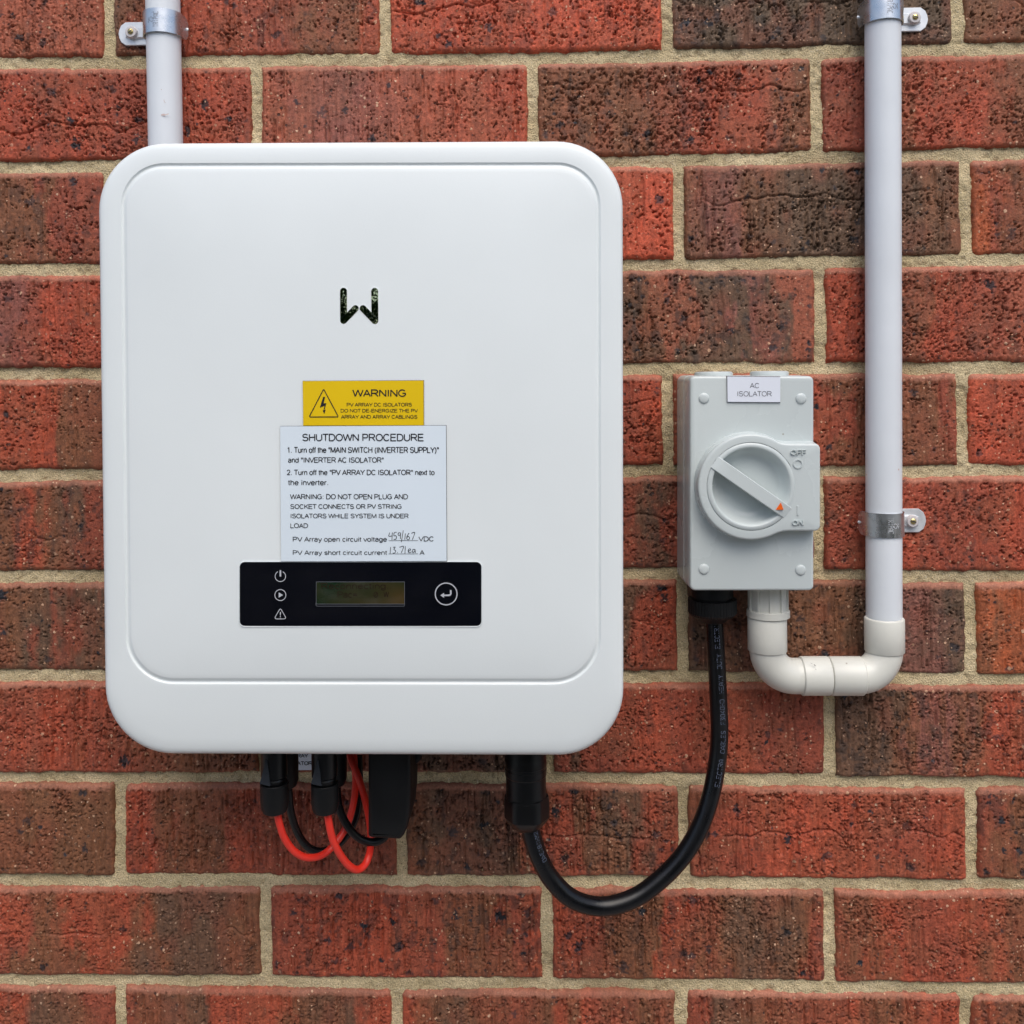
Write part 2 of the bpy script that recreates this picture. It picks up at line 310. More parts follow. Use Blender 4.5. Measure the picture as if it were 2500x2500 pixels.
# single-stroke letters on a 4 x 6 grid (y up)
SF = {'E':[[(4,6),(0,6),(0,0),(4,0)],[(0,3),(3,3)]],'L':[[(0,6),(0,0),(4,0)]],'C':[[(4,5),(3,6),(1,6),(0,5),(0,1),(1,0),(3,0),(4,1)]],
 'T':[[(0,6),(4,6)],[(2,6),(2,0)]],'R':[[(0,0),(0,6),(3,6),(4,5),(4,4),(3,3),(0,3)],[(2,3),(4,0)]],'A':[[(0,0),(0,4),(2,6),(4,4),(4,0)],[(0,2),(4,2)]],
 'B':[[(0,0),(0,6),(3,6),(4,5),(3,3),(0,3)],[(3,3),(4,1.5),(3,0),(0,0)]],'S':[[(4,5),(3,6),(1,6),(0,5),(1,3),(3,3),(4,1),(3,0),(1,0),(0,1)]],
 'F':[[(0,0),(0,6),(4,6)],[(0,3),(3,3)]],'3':[[(0,6),(4,6),(2,3.5),(4,2),(3,0),(0,0)]],'0':[[(1,0),(0,1),(0,5),(1,6),(3,6),(4,5),(4,1),(3,0),(1,0)]],
 '4':[[(3,0),(3,6),(0,2),(4,2)]],'H':[[(0,0),(0,6)],[(4,0),(4,6)],[(0,3),(4,3)]],'D':[[(0,0),(0,6),(3,6),(4,4.5),(4,1.5),(3,0),(0,0)]],
 'V':[[(0,6),(2,0),(4,6)]],'Y':[[(0,6),(2,3),(4,6)],[(2,3),(2,0)]],'U':[[(0,6),(0,1),(1,0),(3,0),(4,1),(4,6)]],'M':[[(0,0),(0,6),(2,3),(4,6),(4,0)]],
 '1':[[(1,5),(2,6),(2,0)]],'8':[[(1,3),(0,4.5),(1,6),(3,6),(4,4.5),(3,3),(1,3),(0,1.5),(1,0),(3,0),(4,1.5),(3,3)]],'I':[[(2,0),(2,6)]],
 'P':[[(0,0),(0,6),(3,6),(4,5),(4,4),(3,3),(0,3)]],'2':[[(0,5),(1,6),(3,6),(4,5),(4,4),(0,0),(4,0)]],'5':[[(4,6),(0,6),(0,3.5),(3,3.5),(4,2.5),(4,1),(3,0),(0,0)]],' ':[]}
def stroke_text(s, place, h, w, gap, lw, mb=None, mi=0):
    """place(u,v): u along the writing, v up; h letter height, w letter width"""
    mb = mb or MB(); u = 0
    for ch in s:
        for pl in SF[ch]:
            ribbon_mb([(u+x/4*w, y/6*h) for x, y in pl], lw, place, mb, mi=mi)
        u += w+gap
    return mb

# ------------------------------------------------------------------ brick wall
rng = np.random.default_rng(7)
def vn(ny, nx, cy, cx):
    """smooth value noise, cell size in samples"""
    gy, gx = int(ny/cy)+3, int(nx/cx)+3; g = rng.random((gy, gx))
    y = np.arange(ny)/cy+rng.random(); x = np.arange(nx)/cx+rng.random()
    iy, ix = y.astype(int), x.astype(int); fy, fx = y-iy, x-ix; fy = fy*fy*(3-2*fy); fx = fx*fx*(3-2*fx)
    a = g[iy][:, ix]; b = g[iy][:, ix+1]; c = g[iy+1][:, ix]; d = g[iy+1][:, ix+1]
    fx = fx[None, :]; fy = fy[:, None]
    return (a*(1-fx)+b*fx)*(1-fy)+(c*(1-fx)+d*fx)*fy
def sm(x, a, b):
    t = np.clip((x-a)/(b-a), 0, 1); return t*t*(3-2*t)
PAL = {'R':(.50,.090,.042),'r':(.395,.074,.035),'o':(.42,.103,.038),'m':(.29,.067,.037),'b':(.200,.083,.040),'g':(.120,.075,.046),'p':(.235,.088,.068),'n':(.355,.097,.052)}
BEDS = {1:[(150,150.6),(1268,141),(2430,115)],2:[(100,405),(1526,393),(2400,374)],3:[(100,658.5),(1620,645.7),(2400,634.6)],4:[(120,911),(1620,900),(2350,899)],
 5:[(100,1161.5),(1600,1151),(2350,1150.6)],6:[(100,1408.6),(1560,1400.8),(2350,1408.6)],7:[(100,1653),(1550,1653),(2350,1660)],8:[(100,1900.6),(1268,1901),(2350,1913)],
 9:[(100,2151.7),(1268,2155),(2350,2163.6)],10:[(100,2397.5),(1268,2405),(2350,2416)]}
ROWS = {  # joints (px) and, per brick, colour stops (px, tone)
 0:(70,[263,939.5,1630,2341],[[(0,'n')],[(270,'g'),(330,'b'),(370,'m'),(450,'r'),(700,'m'),(780,'b'),(860,'b'),(900,'r')],[(950,'R'),(1250,'r'),(1350,'R')],[(1700,'g')],[(2400,'b')]]),
 1:(270,[-50,625,1301,1997],[[(-100,'b')],[(0,'r'),(110,'m'),(180,'r'),(300,'m'),(500,'r'),(600,'m')],[(640,'n'),(850,'p'),(1000,'n'),(1250,'r')],[(1320,'b'),(1560,'b'),(1680,'m'),(1780,'r'),(1880,'n'),(1950,'b')],[(2010,'m'),(2100,'m'),(2210,'b'),(2280,'r'),(2400,'r'),(2480,'b')]]),
 2:(530,[262,950,1658,2361],[[(0,'b'),(80,'b'),(120,'m'),(200,'m')],[(500,'m')],[(1300,'R'),(1600,'R')],[(1680,'b'),(1780,'p'),(1850,'b'),(1950,'g'),(2100,'g'),(2200,'g'),(2330,'b')],[(2380,'o'),(2430,'m'),(2480,'b')]]),
 3:(770,[-50,632,1310,2005],[[(-100,'b')],[(20,'p'),(110,'m'),(150,'r'),(240,'r')],[(900,'b')],[(1530,'g'),(1600,'b'),(1650,'n'),(1700,'g'),(1800,'g'),(1830,'p'),(1900,'g'),(1940,'n')],[(2050,'r'),(2150,'m'),(2250,'b'),(2300,'r'),(2400,'m'),(2480,'n')]]),
 4:(1020,[270,950,1632,2351.5],[[(0,'b'),(40,'r'),(140,'r'),(170,'b'),(240,'b')],[(500,'m')],[(1500,'m'),(1600,'r')],[(1650,'m'),(1990,'r'),(2040,'m'),(2080,'b'),(2300,'b'),(2340,'m')],[(2380,'R'),(2440,'r'),(2500,'r')]]),
 5:(1275,[-30,640,1310,2002],[[(-100,'b')],[(20,'b'),(60,'m'),(90,'r'),(130,'b'),(190,'g'),(240,'m')],[(900,'b')],[(1530,'m'),(1600,'g'),(1650,'m')],[(2020,'m'),(2080,'m'),(2180,'r'),(2350,'m'),(2480,'r')]]),
 6:(1530,[290,985,1668,2372],[[(20,'b'),(100,'g'),(140,'m'),(190,'g'),(240,'b')],[(600,'m')],[(1530,'g'),(1580,'m'),(1640,'r')],[(1700,'g'),(1950,'b'),(2080,'b'),(2150,'g'),(2240,'p'),(2340,'g')],[(2390,'o'),(2440,'b'),(2490,'o')]]),
 7:(1780,[-50,642,1340,2028],[[(-100,'m')],[(30,'m'),(100,'r'),(250,'m'),(340,'m'),(420,'b'),(620,'b')],[(700,'m'),(900,'m'),(1000,'g'),(1250,'g')],[(1360,'g'),(1390,'m'),(1500,'m'),(1600,'r'),(1620,'m'),(1800,'r'),(1900,'m'),(2010,'m')],[(2050,'g'),(2170,'g'),(2230,'b'),(2280,'p'),(2340,'b'),(2390,'r'),(2480,'r')]]),
 8:(2030,[290,978,1670,2375],[[(0,'b'),(120,'b'),(230,'b')],[(310,'r'),(350,'m'),(420,'b'),(500,'b'),(540,'m'),(590,'r'),(650,'m'),(800,'m'),(950,'m')],[(1000,'b'),(1080,'g'),(1250,'g'),(1290,'b'),(1340,'r'),(1420,'m'),(1450,'b'),(1530,'g'),(1610,'m'),(1650,'r')],[(1700,'b'),(1750,'m'),(1900,'r'),(2100,'r'),(2200,'m'),(2350,'r')],[(2390,'m'),(2480,'b')]]),
 9:(2275,[-45,647,1335,2028],[[(-100,'r')],[(10,'r'),(50,'m'),(80,'b'),(160,'b'),(200,'r'),(300,'r'),(360,'b'),(400,'g'),(540,'g'),(600,'b')],[(680,'m'),(900,'r'),(1080,'m'),(1120,'b'),(1200,'b'),(1230,'m'),(1310,'r')],[(1370,'r'),(1450,'m'),(1480,'b'),(1560,'b'),(1600,'b'),(1630,'r'),(1700,'m'),(1770,'b'),(1850,'g'),(1960,'b'),(2020,'m')],[(2050,'m'),(2120,'b'),(2200,'r'),(2300,'m'),(2370,'r'),(2480,'b')]]),
 10:(2460,[292,968,1662,2362],[[(10,'r'),(70,'g'),(190,'b'),(240,'m')],[(310,'m'),(400,'b'),(510,'g'),(550,'r'),(660,'r'),(720,'b'),(870,'g'),(930,'r')],[(990,'r'),(1050,'b'),(1100,'g'),(1170,'b'),(1250,'m'),(1350,'b'),(1420,'r'),(1500,'m'),(1600,'b')],[(1700,'m'),(1750,'g'),(1850,'b'),(1950,'m'),(2060,'r'),(2150,'b'),(2300,'r')],[(2390,'r'),(2440,'b')]])}
def bedz(b, X):       # height (blender z) of bed joint b at blender x
    if b in BEDS:
        q = [U(x, y, 0) for x, y in BEDS[b]]; return np.interp(X, [p.x for p in q], [p.z for p in q])
    e = 1 if b < 1 else 10
    return bedz(e, X)-(b-e)*0.0862
def pxx(px, py): return U(px, py, 0).x
XL, XR = -1.15, 1.15
bricks = []          # (row, x0, x1, stops or None, fine)
GAP = 0.0090
for row in range(-8, 20):
    if row in ROWS:
        y, J, C = ROWS[row]; js = [pxx(a, y) for a in J]; js = [js[0]-0.24]+js+[js[-1]+0.24]
        for i in range(5):
            st = [(pxx(a, y), t) for a, t in C[i]]
            bricks.append((row, js[i], js[i+1], st, True))
        a = js[0]
        while a > XL: bricks.append((row, a-0.24, a, None, False)); a -= 0.24
        a = js[-1]
        while a < XR: bricks.append((row, a, a+0.24, None, False)); a += 0.24
    else:
        a = XL-(0.12 if row % 2 else 0.0)-0.03
        while a < XR: bricks.append((row, a, a+0.24, None, row in (-1, 11) and abs(a) < 0.75)); a += 0.24
def make_brick(row, x0, x1, stops, fine):
    ds = 0.0008 if fine else 0.0045
    X0, X1 = x0+GAP/2, x1-GAP/2; nx = max(4, int((X1-X0)/ds)); xs = np.linspace(X0, X1, nx)
    H = 0.0765; ny = int(H/ds)+1
    top = bedz(row, xs)-0.0047; bot = bedz(row+1, xs)+0.0047
    w = 0.0008
    def edge(n_, sc=1.0): return ((vn(1, n_, 1, 3 if fine else 2)[0]-.5)*1.3+(vn(1, n_, 1, 9 if fine else 3)[0]-.5)*1.6+(vn(1, n_, 1, 30 if fine else 6)[0]-.5)*2.4)*w*sc
    top = top+edge(nx); bot = bot+edge(nx)
    lf = edge(ny, .8); rt = edge(ny, .8)
    v = np.linspace(0, 1, ny)[:, None]; u = np.linspace(0, 1, nx)[None, :]
    Z = bot[None, :]*(1-v)+top[None, :]*v
    Xm = xs[None, :]+lf[:, None]*np.clip(1-u*12, 0, 1)+rt[:, None]*np.clip(1-(1-u)*12, 0, 1)
    du = np.minimum(u, 1-u)*(X1-X0); dv = np.minimum(v, 1-v)*H
    Rr = 0.0042*(0.8+0.4*rng.random())
    a = np.clip(Rr-du, 0, None); b = np.clip(Rr-dv, 0, None); dd = np.sqrt(a*a+b*b)
    h = -(Rr-np.sqrt(np.clip(Rr*Rr-np.minimum(dd, Rr)**2, 0, None)))
    inner = sm(np.minimum(du, dv), 0.001, 0.006)
    top_lip = 1-sm((1-v)*H, 0.004, 0.0065)+0*u                       # smooth arris along the top
    px = 1/ds/1000.0                                           # samples per mm
    N = lambda my, mx: vn(ny, nx, max(1.01, my*px), max(1.01, mx*px))
    off = (rng.random()-.5)*0.0016; tilt = (rng.random()-.5)*0.002
    h = h+off+tilt*(u-.5)
    torn = rng.random()**0.8                                   # how torn / how dragged this brick's face is
    drag = 0.35+0.65*rng.random()
    if fine:
        amt = rng.random()                                     # pitting of this brick
        dens = (N(26, 30)-.5)*.6+(N(9, 9)-.5)*.4
        rough = (N(16, 16)-.5)*0.0005+(N(4.5, 4)-.5)*0.00012+(N(1.1, 1.1)-.5)*0.00030
        dr = (N(45, 1.3)-.5)*0.00080+(N(30, 4)-.5)*0.00035
        gro = -sm(N(16, 1.15)*0.62+N(70, 8)*0.38, .67-.04*drag, .73)*0.0022
        c1 = np.abs(N(1.7, 4.2)-.5+(N(1.1, 1.3)-.5)*.45); c2 = sm(N(7, 9)*.6+N(25, 30)*.4+dens*.3, .63-.12*torn, .69-.10*torn)
        crack = -(1-sm(c1, 0.015, 0.045))*c2*0.0020
        p = N(2.3, 1.9)*.56+N(1.1, 1.1)*.44+dens*.30
        pit = -sm(p, .762-.072*amt, .788-.072*amt)*(0.0020+.0012*N(5, 5))
        lum = sm(N(1.9, 2.1)*.55+N(1.1, 1.1)*.45+dens*.25, .70, .75)*0.0011
        det = rough+dr*drag+gro*drag+crack+pit+lum*(.4+.6*torn)
        # long crack right across some bricks
        if rng.random() < 0.35:
            yc = (0.25+0.5*rng.random())*ny; line = yc+(vn(1, nx, 1, 14)[0]-.5)*10+(vn(1, nx, 1, 50)[0]-.5)*14
            msk = sm(vn(1, nx, 1, 60)[0], .35, .55)
            dist = np.abs(np.arange(ny)[:, None]-line[None, :]); det = det-(1-sm(dist, 0.3, 1.6))*msk[None, :]*0.0018
        h = h+det*(inner*0.85+0.15)*(1-0.8*top_lip)
    else:
        h = h+(N(6, 3)-.5)*0.0012
    # ---- colour
    if stops is None:
        ks = list('rrrmmbbgnp'); stops = [(x0+(x1-x0)*t, ks[rng.integers(len(ks))]) for t in (0.05, .35, .65, .95)]
    sx = np.array([s[0] for s in stops]); sc = np.array([PAL[s[1]] for s in stops])
    Nf = (lambda my, mx: vn(ny, nx, max(1.01, my*px), max(1.01, mx*px)))
    wx = Xm+(Nf(34, 12)-.5)*0.040+(Nf(12, 5)-.5)*0.014+(Nf(4, 2)-.5)*0.008
    sc = sc*.78+sc.mean(0)*.22; order = np.argsort(sx); sx = sx[order]; sc = sc[order]
    # sharpen the transitions a little
    col = np.stack([np.interp(wx, sx, sc[:, k]) for k in range(3)], -1)
    mixb = sm(Nf(18, 14)*.6+Nf(50, 22)*.4, .42, .72)[..., None]*0.28
    dark = np.array(PAL['b']); red = np.array(PAL['m'])
    lum_c = col[..., 0:1]; col = col*(1-mixb)+np.where(lum_c > .25, dark, red)*mixb
    col = col*(0.80+0.42*Nf(50, 1.6)*drag+0.20*(1-drag))[..., None]*(0.78+0.44*Nf(2.2, 2.2))[..., None]
    stain = sm(Nf(16, 5)*.6+Nf(3, 3)*.4, .60, .72)*rng.random(); col = col*(1-.55*stain[..., None])+np.array((.03,.026,.024))*.55*stain[..., None]
    # pale smooth arris on the top edge, partly overhead light put into the colour
    lip = top_lip[..., None]*(0.35+0.5*Nf(3, 25)[..., None])
    lc = np.array((.44,.185,.12))*(0.75+0.5*sc.mean(0)[0]/.3*0.5)
    col = col*(1-lip)+lc*lip
    if fine:
        # iron spots: ragged near-black blobs, a little sunken
        yy, xx = np.mgrid[0:ny, 0:nx]; rag = Nf(1.6, 1.6); k = int(6+54*rng.random()**1.6)
        for _ in range(k):
            cx_, cy_ = rng.random()*nx, rng.random()*ny; r = (0.7+3.0*rng.random()**2.5)*px*1.1; R2 = int(r*2.2)+2
            y0_, y1_, x0_, x1_ = max(0, int(cy_)-R2), min(ny, int(cy_)+R2), max(0, int(cx_)-R2), min(nx, int(cx_)+R2)
            if y1_ <= y0_ or x1_ <= x0_: continue
            sl = (slice(y0_, y1_), slice(x0_, x1_)); d = np.hypot((yy[sl]-cy_)*(.8+.5*rng.random()), (xx[sl]-cx_))/r
            mk_ = (1-sm(d+(rag[sl]-.5)*1.5, .75, 1.15))*(0.6+0.4*rng.random())*inner[sl]
            bc = np.array((.016,.018,.024))*(0.7+0.8*rng.random())
            col[sl] = col[sl]*(1-mk_[..., None])+bc*mk_[..., None]
            h[sl] -= mk_*0.0008*(rng.random()-.15)
    y = -h
    # skirt ring going back into the wall
    P = np.stack([Xm+0*Z, y, Z+0*Xm], -1)
    return P, np.clip(col, 0, 1)
allv = []; allf = []; allc = []; off_v = 0
for (row, x0, x1, st, fine) in bricks:
    P, C = make_brick(row, x0, x1, st, fine); ny, nx, _ = P.shape
    idx = np.arange(ny*nx).reshape(ny, nx)
    q = np.stack([idx[:-1, :-1], idx[:-1, 1:], idx[1:, 1:], idx[1:, :-1]], -1).reshape(-1, 4)
    per = np.concatenate([idx[0, :-1], idx[:-1, -1], idx[-1, :0:-1], idx[:0:-1, 0]])
    flatP = P.reshape(-1, 3); sk = flatP[per].copy(); sk[:, 1] = 0.03; skc = C.reshape(-1, 3)[per]
    k = len(per); base = ny*nx; a = np.arange(k); b = (a+1) % k
    qs = np.stack([per[b], per[a], base+a, base+b], -1)
    allv.append(flatP); allv.append(sk); allc.append(C.reshape(-1, 3)); allc.append(skc)
    allf.append(q+off_v); allf.append(qs+off_v); off_v += base+k
def np_mesh(name, V, Fq, colr=None):
    me = bpy.data.meshes.new(name); me.vertices.add(len(V)); me.vertices.foreach_set('co', V.astype(np.float32).ravel())
    me.loops.add(Fq.size); me.loops.foreach_set('vertex_index', Fq.astype(np.int32).ravel())
    me.polygons.add(len(Fq)); me.polygons.foreach_set('loop_start', np.arange(0, Fq.size, 4, dtype=np.int32))
    me.update(calc_edges=True)
    me.polygons.foreach_set('use_smooth', np.ones(len(Fq), bool))
    if colr is not None:
        at = me.attributes.new('tone', 'FLOAT_COLOR', 'POINT'); c4 = np.ones((len(V), 4), np.float32); c4[:, :3] = colr; at.data.foreach_set('color', c4.ravel())
    return me
V = np.concatenate(allv); Fq = np.concatenate(allf); Cc = np.concatenate(allc)
me_b = np_mesh('brickwork', V, Fq, Cc)

def brick_mat():
    mt = bpy.data.materials.new('clay_brick'); mt.use_nodes = True; n = mt.node_tree.nodes; l = mt.node_tree.links; p = n['Principled BSDF']
    at = n.new('ShaderNodeAttribute'); at.attribute_name = 'tone'; geo = n.new('ShaderNodeNewGeometry'); P = geo.outputs['Position']
    def noise(sc, det=3, vec=P, rough=.6):
        q = n.new('ShaderNodeTexNoise'); q.inputs['Scale'].default_value = sc; q.inputs['Detail'].default_value = det; q.inputs['Roughness'].default_value = rough; l.new(vec, q.inputs['Vector']); return q.outputs[0]
    def mrange(x, a, b, c, d):
        q = n.new('ShaderNodeMapRange'); l.new(x, q.inputs[0]); 
        for i, t in enumerate((a, b, c, d)): q.inputs[i+1].default_value = t
        return q.outputs[0]
    def math_(op, a, b):
        q = n.new('ShaderNodeMath'); q.operation = op
        for i, t in enumerate((a, b)):
            if isinstance(t, (int, float)): q.inputs[i].default_value = t
            else: l.new(t, q.inputs[i])
        return q.outputs[0]
    def mix(f, a, b, bt='MIX'):
        q = n.new('ShaderNodeMix'); q.data_type = 'RGBA'; q.blend_type = bt
        for i, t in ((0, f), (6, a), (7, b)):
            if isinstance(t, (int, float)): q.inputs[i].default_value = t
            elif isinstance(t, tuple): q.inputs[i].default_value = (*t, 1)
            else: l.new(t, q.inputs[i])
        return q.outputs[2]
    fine = noise(700, 4); mid = noise(160, 3)
    c = mix(1.0, at.outputs['Color'], mrange(fine, .3, .7, .72, 1.28), 'MULTIPLY')
    c = mix(1.0, c, mrange(mid, .3, .7, .84, 1.16), 'MULTIPLY')
    # pale grit of several sizes
    dist = n.new('ShaderNodeTexNoise'); dist.inputs['Scale'].default_value = 500; dist.inputs['Detail'].default_value = 2; l.new(P, dist.inputs['Vector'])
    vadd = n.new('ShaderNodeVectorMath'); vadd.operation = 'MULTIPLY_ADD'; l.new(dist.outputs['Color'], vadd.inputs[0]); vadd.inputs[1].default_value = (.0012,)*3; l.new(P, vadd.inputs[2])
    gm = None
    for sc, thr, prob in ((190, .24, .15), (350, .28, .16), (90, .16, .13)):
        v = n.new('ShaderNodeTexVoronoi'); v.inputs['Scale'].default_value = sc; l.new(vadd.outputs[0], v.inputs['Vector'])
        s = n.new('ShaderNodeSeparateColor'); l.new(v.outputs['Color'], s.inputs[0])
        k = math_('MULTIPLY', mrange(v.outputs['Distance'], thr*.7, thr, 1, 0), math_('LESS_THAN', s.outputs[0], prob))
        gm = k if gm is None else math_('MAXIMUM', gm, k)
    gm = math_('MULTIPLY', gm, mrange(noise(28, 3), .38, .60, .12, 1))
    c = mix(math_('MULTIPLY', gm, .9), c, mix(noise(260, 1), (.62,.30,.15), (.78,.58,.42)))
    # small dark specks
    v = n.new('ShaderNodeTexVoronoi'); v.inputs['Scale'].default_value = 230; l.new(vadd.outputs[0], v.inputs['Vector'])
    s = n.new('ShaderNodeSeparateColor'); l.new(v.outputs['Color'], s.inputs[0])
    dk = math_('MULTIPLY', mrange(v.outputs['Distance'], .22, .34, 1, 0), math_('LESS_THAN', s.outputs[1], .16)); dk = math_('MULTIPLY', dk, mrange(noise(35, 2), .48, .62, 0, 1))
    c = mix(math_('MULTIPLY', dk, .75), c, (.03,.025,.024))
    l.new(c, p.inputs['Base Color'])
    p.inputs['Roughness'].default_value = .62; p.inputs['Specular IOR Level'].default_value = .35
    st = n.new('ShaderNodeVectorMath'); st.operation = 'MULTIPLY'; l.new(P, st.inputs[0]); st.inputs[1].default_value = (1, 1, .12)
    hgt = math_('ADD', math_('MULTIPLY', noise(900, 3), .6), math_('MULTIPLY', noise(1100, 2, st.outputs[0]), .35))
    hgt = math_('ADD', hgt, math_('MULTIPLY', gm, .35)); hgt = math_('SUBTRACT', hgt, math_('MULTIPLY', dk, .8))
    bp = n.new('ShaderNodeBump'); bp.inputs['Distance'].default_value = .0009; bp.inputs['Strength'].default_value = 1.0; l.new(hgt, bp.inputs['Height']); l.new(bp.outputs[0], p.inputs['Normal'])
    return mt
def mortar_mat():
    mt = bpy.data.materials.new('sand_mortar'); mt.use_nodes = True; n = mt.node_tree.nodes; l = mt.node_tree.links; p = n['Principled BSDF']
    geo = n.new('ShaderNodeNewGeometry'); P = geo.outputs['Position']
    a = n.new('ShaderNodeTexNoise'); a.inputs['Scale'].default_value = 25; a.inputs['Detail'].default_value = 4; l.new(P, a.inputs['Vector'])
    b = n.new('ShaderNodeTexNoise'); b.inputs['Scale'].default_value = 1000; b.inputs['Detail'].default_value = 3; l.new(P, b.inputs['Vector'])
    r1 = n.new('ShaderNodeValToRGB'); r1.color_ramp.elements[0].position = .35; r1.color_ramp.elements[0].color = (.50,.405,.235,1); r1.color_ramp.elements[1].position = .65; r1.color_ramp.elements[1].color = (.66,.54,.335,1); l.new(a.outputs[0], r1.inputs[0])
    r2 = n.new('ShaderNodeMapRange'); l.new(b.outputs[0], r2.inputs[0]); r2.inputs[1].default_value = .33; r2.inputs[2].default_value = .67; r2.inputs[3].default_value = .72; r2.inputs[4].default_value = 1.25
    mx = n.new('ShaderNodeMix'); mx.data_type = 'RGBA'; mx.blend_type = 'MULTIPLY'; mx.inputs[0].default_value = 1; l.new(r1.outputs[0], mx.inputs[6]); l.new(r2.outputs[0], mx.inputs[7])
    v = n.new('ShaderNodeTexVoronoi'); v.inputs['Scale'].default_value = 620; l.new(P, v.inputs['Vector'])
    s = n.new('ShaderNodeSeparateColor'); l.new(v.outputs['Color'], s.inputs[0])
    def fleck(src, ch, lim, colr, fac, base):
        a_ = n.new('ShaderNodeMath'); a_.operation = 'LESS_THAN'; a_.inputs[1].default_value = lim; l.new(s.outputs[ch], a_.inputs[0])
        d_ = n.new('ShaderNodeMapRange'); l.new(v.outputs['Distance'], d_.inputs[0]); d_.inputs[1].default_value = .2; d_.inputs[2].default_value = .42; d_.inputs[3].default_value = fac; d_.inputs[4].default_value = 0
        m_ = n.new('ShaderNodeMath'); m_.operation = 'MULTIPLY'; l.new(a_.outputs[0], m_.inputs[0]); l.new(d_.outputs[0], m_.inputs[1])
        x_ = n.new('ShaderNodeMix'); x_.data_type = 'RGBA'; l.new(m_.outputs[0], x_.inputs[0]); l.new(base, x_.inputs[6]); x_.inputs[7].default_value = (*colr, 1); return x_.outputs[2]
    o_ = fleck(v, 0, .12, (.66,.58,.44), .8, mx.outputs[2]); o_ = fleck(v, 1, .09, (.12,.09,.055), .75, o_)
    l.new(o_, p.inputs['Base Color']); p.inputs['Roughness'].default_value = .9; p.inputs['Specular IOR Level'].default_value = .2
    ad = n.new('ShaderNodeMath'); ad.operation = 'MULTIPLY_ADD'; l.new(v.outputs['Distance'], ad.inputs[0]); ad.inputs[1].default_value = -.5; l.new(b.outputs[0], ad.inputs[2])
    bp = n.new('ShaderNodeBump'); bp.inputs['Distance'].default_value = .0012; l.new(ad.outputs[0], bp.inputs['Height']); l.new(bp.outputs[0], p.inputs['Normal'])
    return mt
zt, zb = float(bedz(-8, 0))+0.0, float(bedz(20, 0))
wall = thing('brick_wall', (0, 0, zb), 'red and brown clay brick wall with sandy recessed mortar joints', 'wall')
link('brickwork', me_b, brick_mat(), wall, smooth=False)
# mortar sheet
gx = np.concatenate([np.linspace(XL-0.3, -0.55, 60, endpoint=False), np.linspace(-0.55, 0.50, 700), np.linspace(0.50, XR+0.3, 60)[1:]])
zc0, zc1 = float(U(1250, 2500, 0).z)-0.05, float(U(1250, 0, 0).z)+0.05
gz = np.concatenate([np.linspace(zb, zc0, 60, endpoint=False), np.linspace(zc0, zc1, 680), np.linspace(zc1, zt, 60)[1:]])
ny, nx = len(gz), len(gx)
hm = (vn(ny, nx, 1.3, 1.3)-.5)*0.0010+(vn(ny, nx, 4, 4)-.5)*0.0014+(vn(ny, nx, 14, 40)-.5)*0.0032
pit = sm(vn(ny, nx, 2.5, 2.5), .78, .9)*0.0014
Y = 0.0038-hm+pit
for (row, x0, x1, st, fine) in bricks:                          # behind each brick the bed drops well back
    ci = np.where((gx > x0+.009) & (gx < x1-.009))[0]
    if len(ci) == 0: continue
    tp = bedz(row, gx[ci])-.0095; bt = bedz(row+1, gx[ci])+.0095
    mk_ = (gz[:, None] < tp[None, :]) & (gz[:, None] > bt[None, :]); Yc = Y[:, ci]; Yc[mk_] = 0.014; Y[:, ci] = Yc
Pm = np.stack([np.broadcast_to(gx[None, :], (ny, nx)), Y, np.broadcast_to(gz[:, None], (ny, nx))], -1).reshape(-1, 3)
idx = np.arange(ny*nx).reshape(ny, nx); q = np.stack([idx[:-1, :-1], idx[:-1, 1:], idx[1:, 1:], idx[1:, :-1]], -1).reshape(-1, 4)
me_m = np_mesh('mortar', Pm, q); link('mortar', me_m, mortar_mat(), wall, smooth=False)
bk = MB(); bk.rings([[(x, 0.031, z) for x, z in ((XL-.28, zb), (XR+.28, zb), (XR+.28, zt), (XL-.28, zt))], [(x, 0.11, z) for x, z in ((XL-.28, zb), (XR+.28, zb), (XR+.28, zt), (XL-.28, zt))]], cap0=True)
bk.build('backing', M('wall_core', (.3,.25,.18), .9), wall, smooth=False)

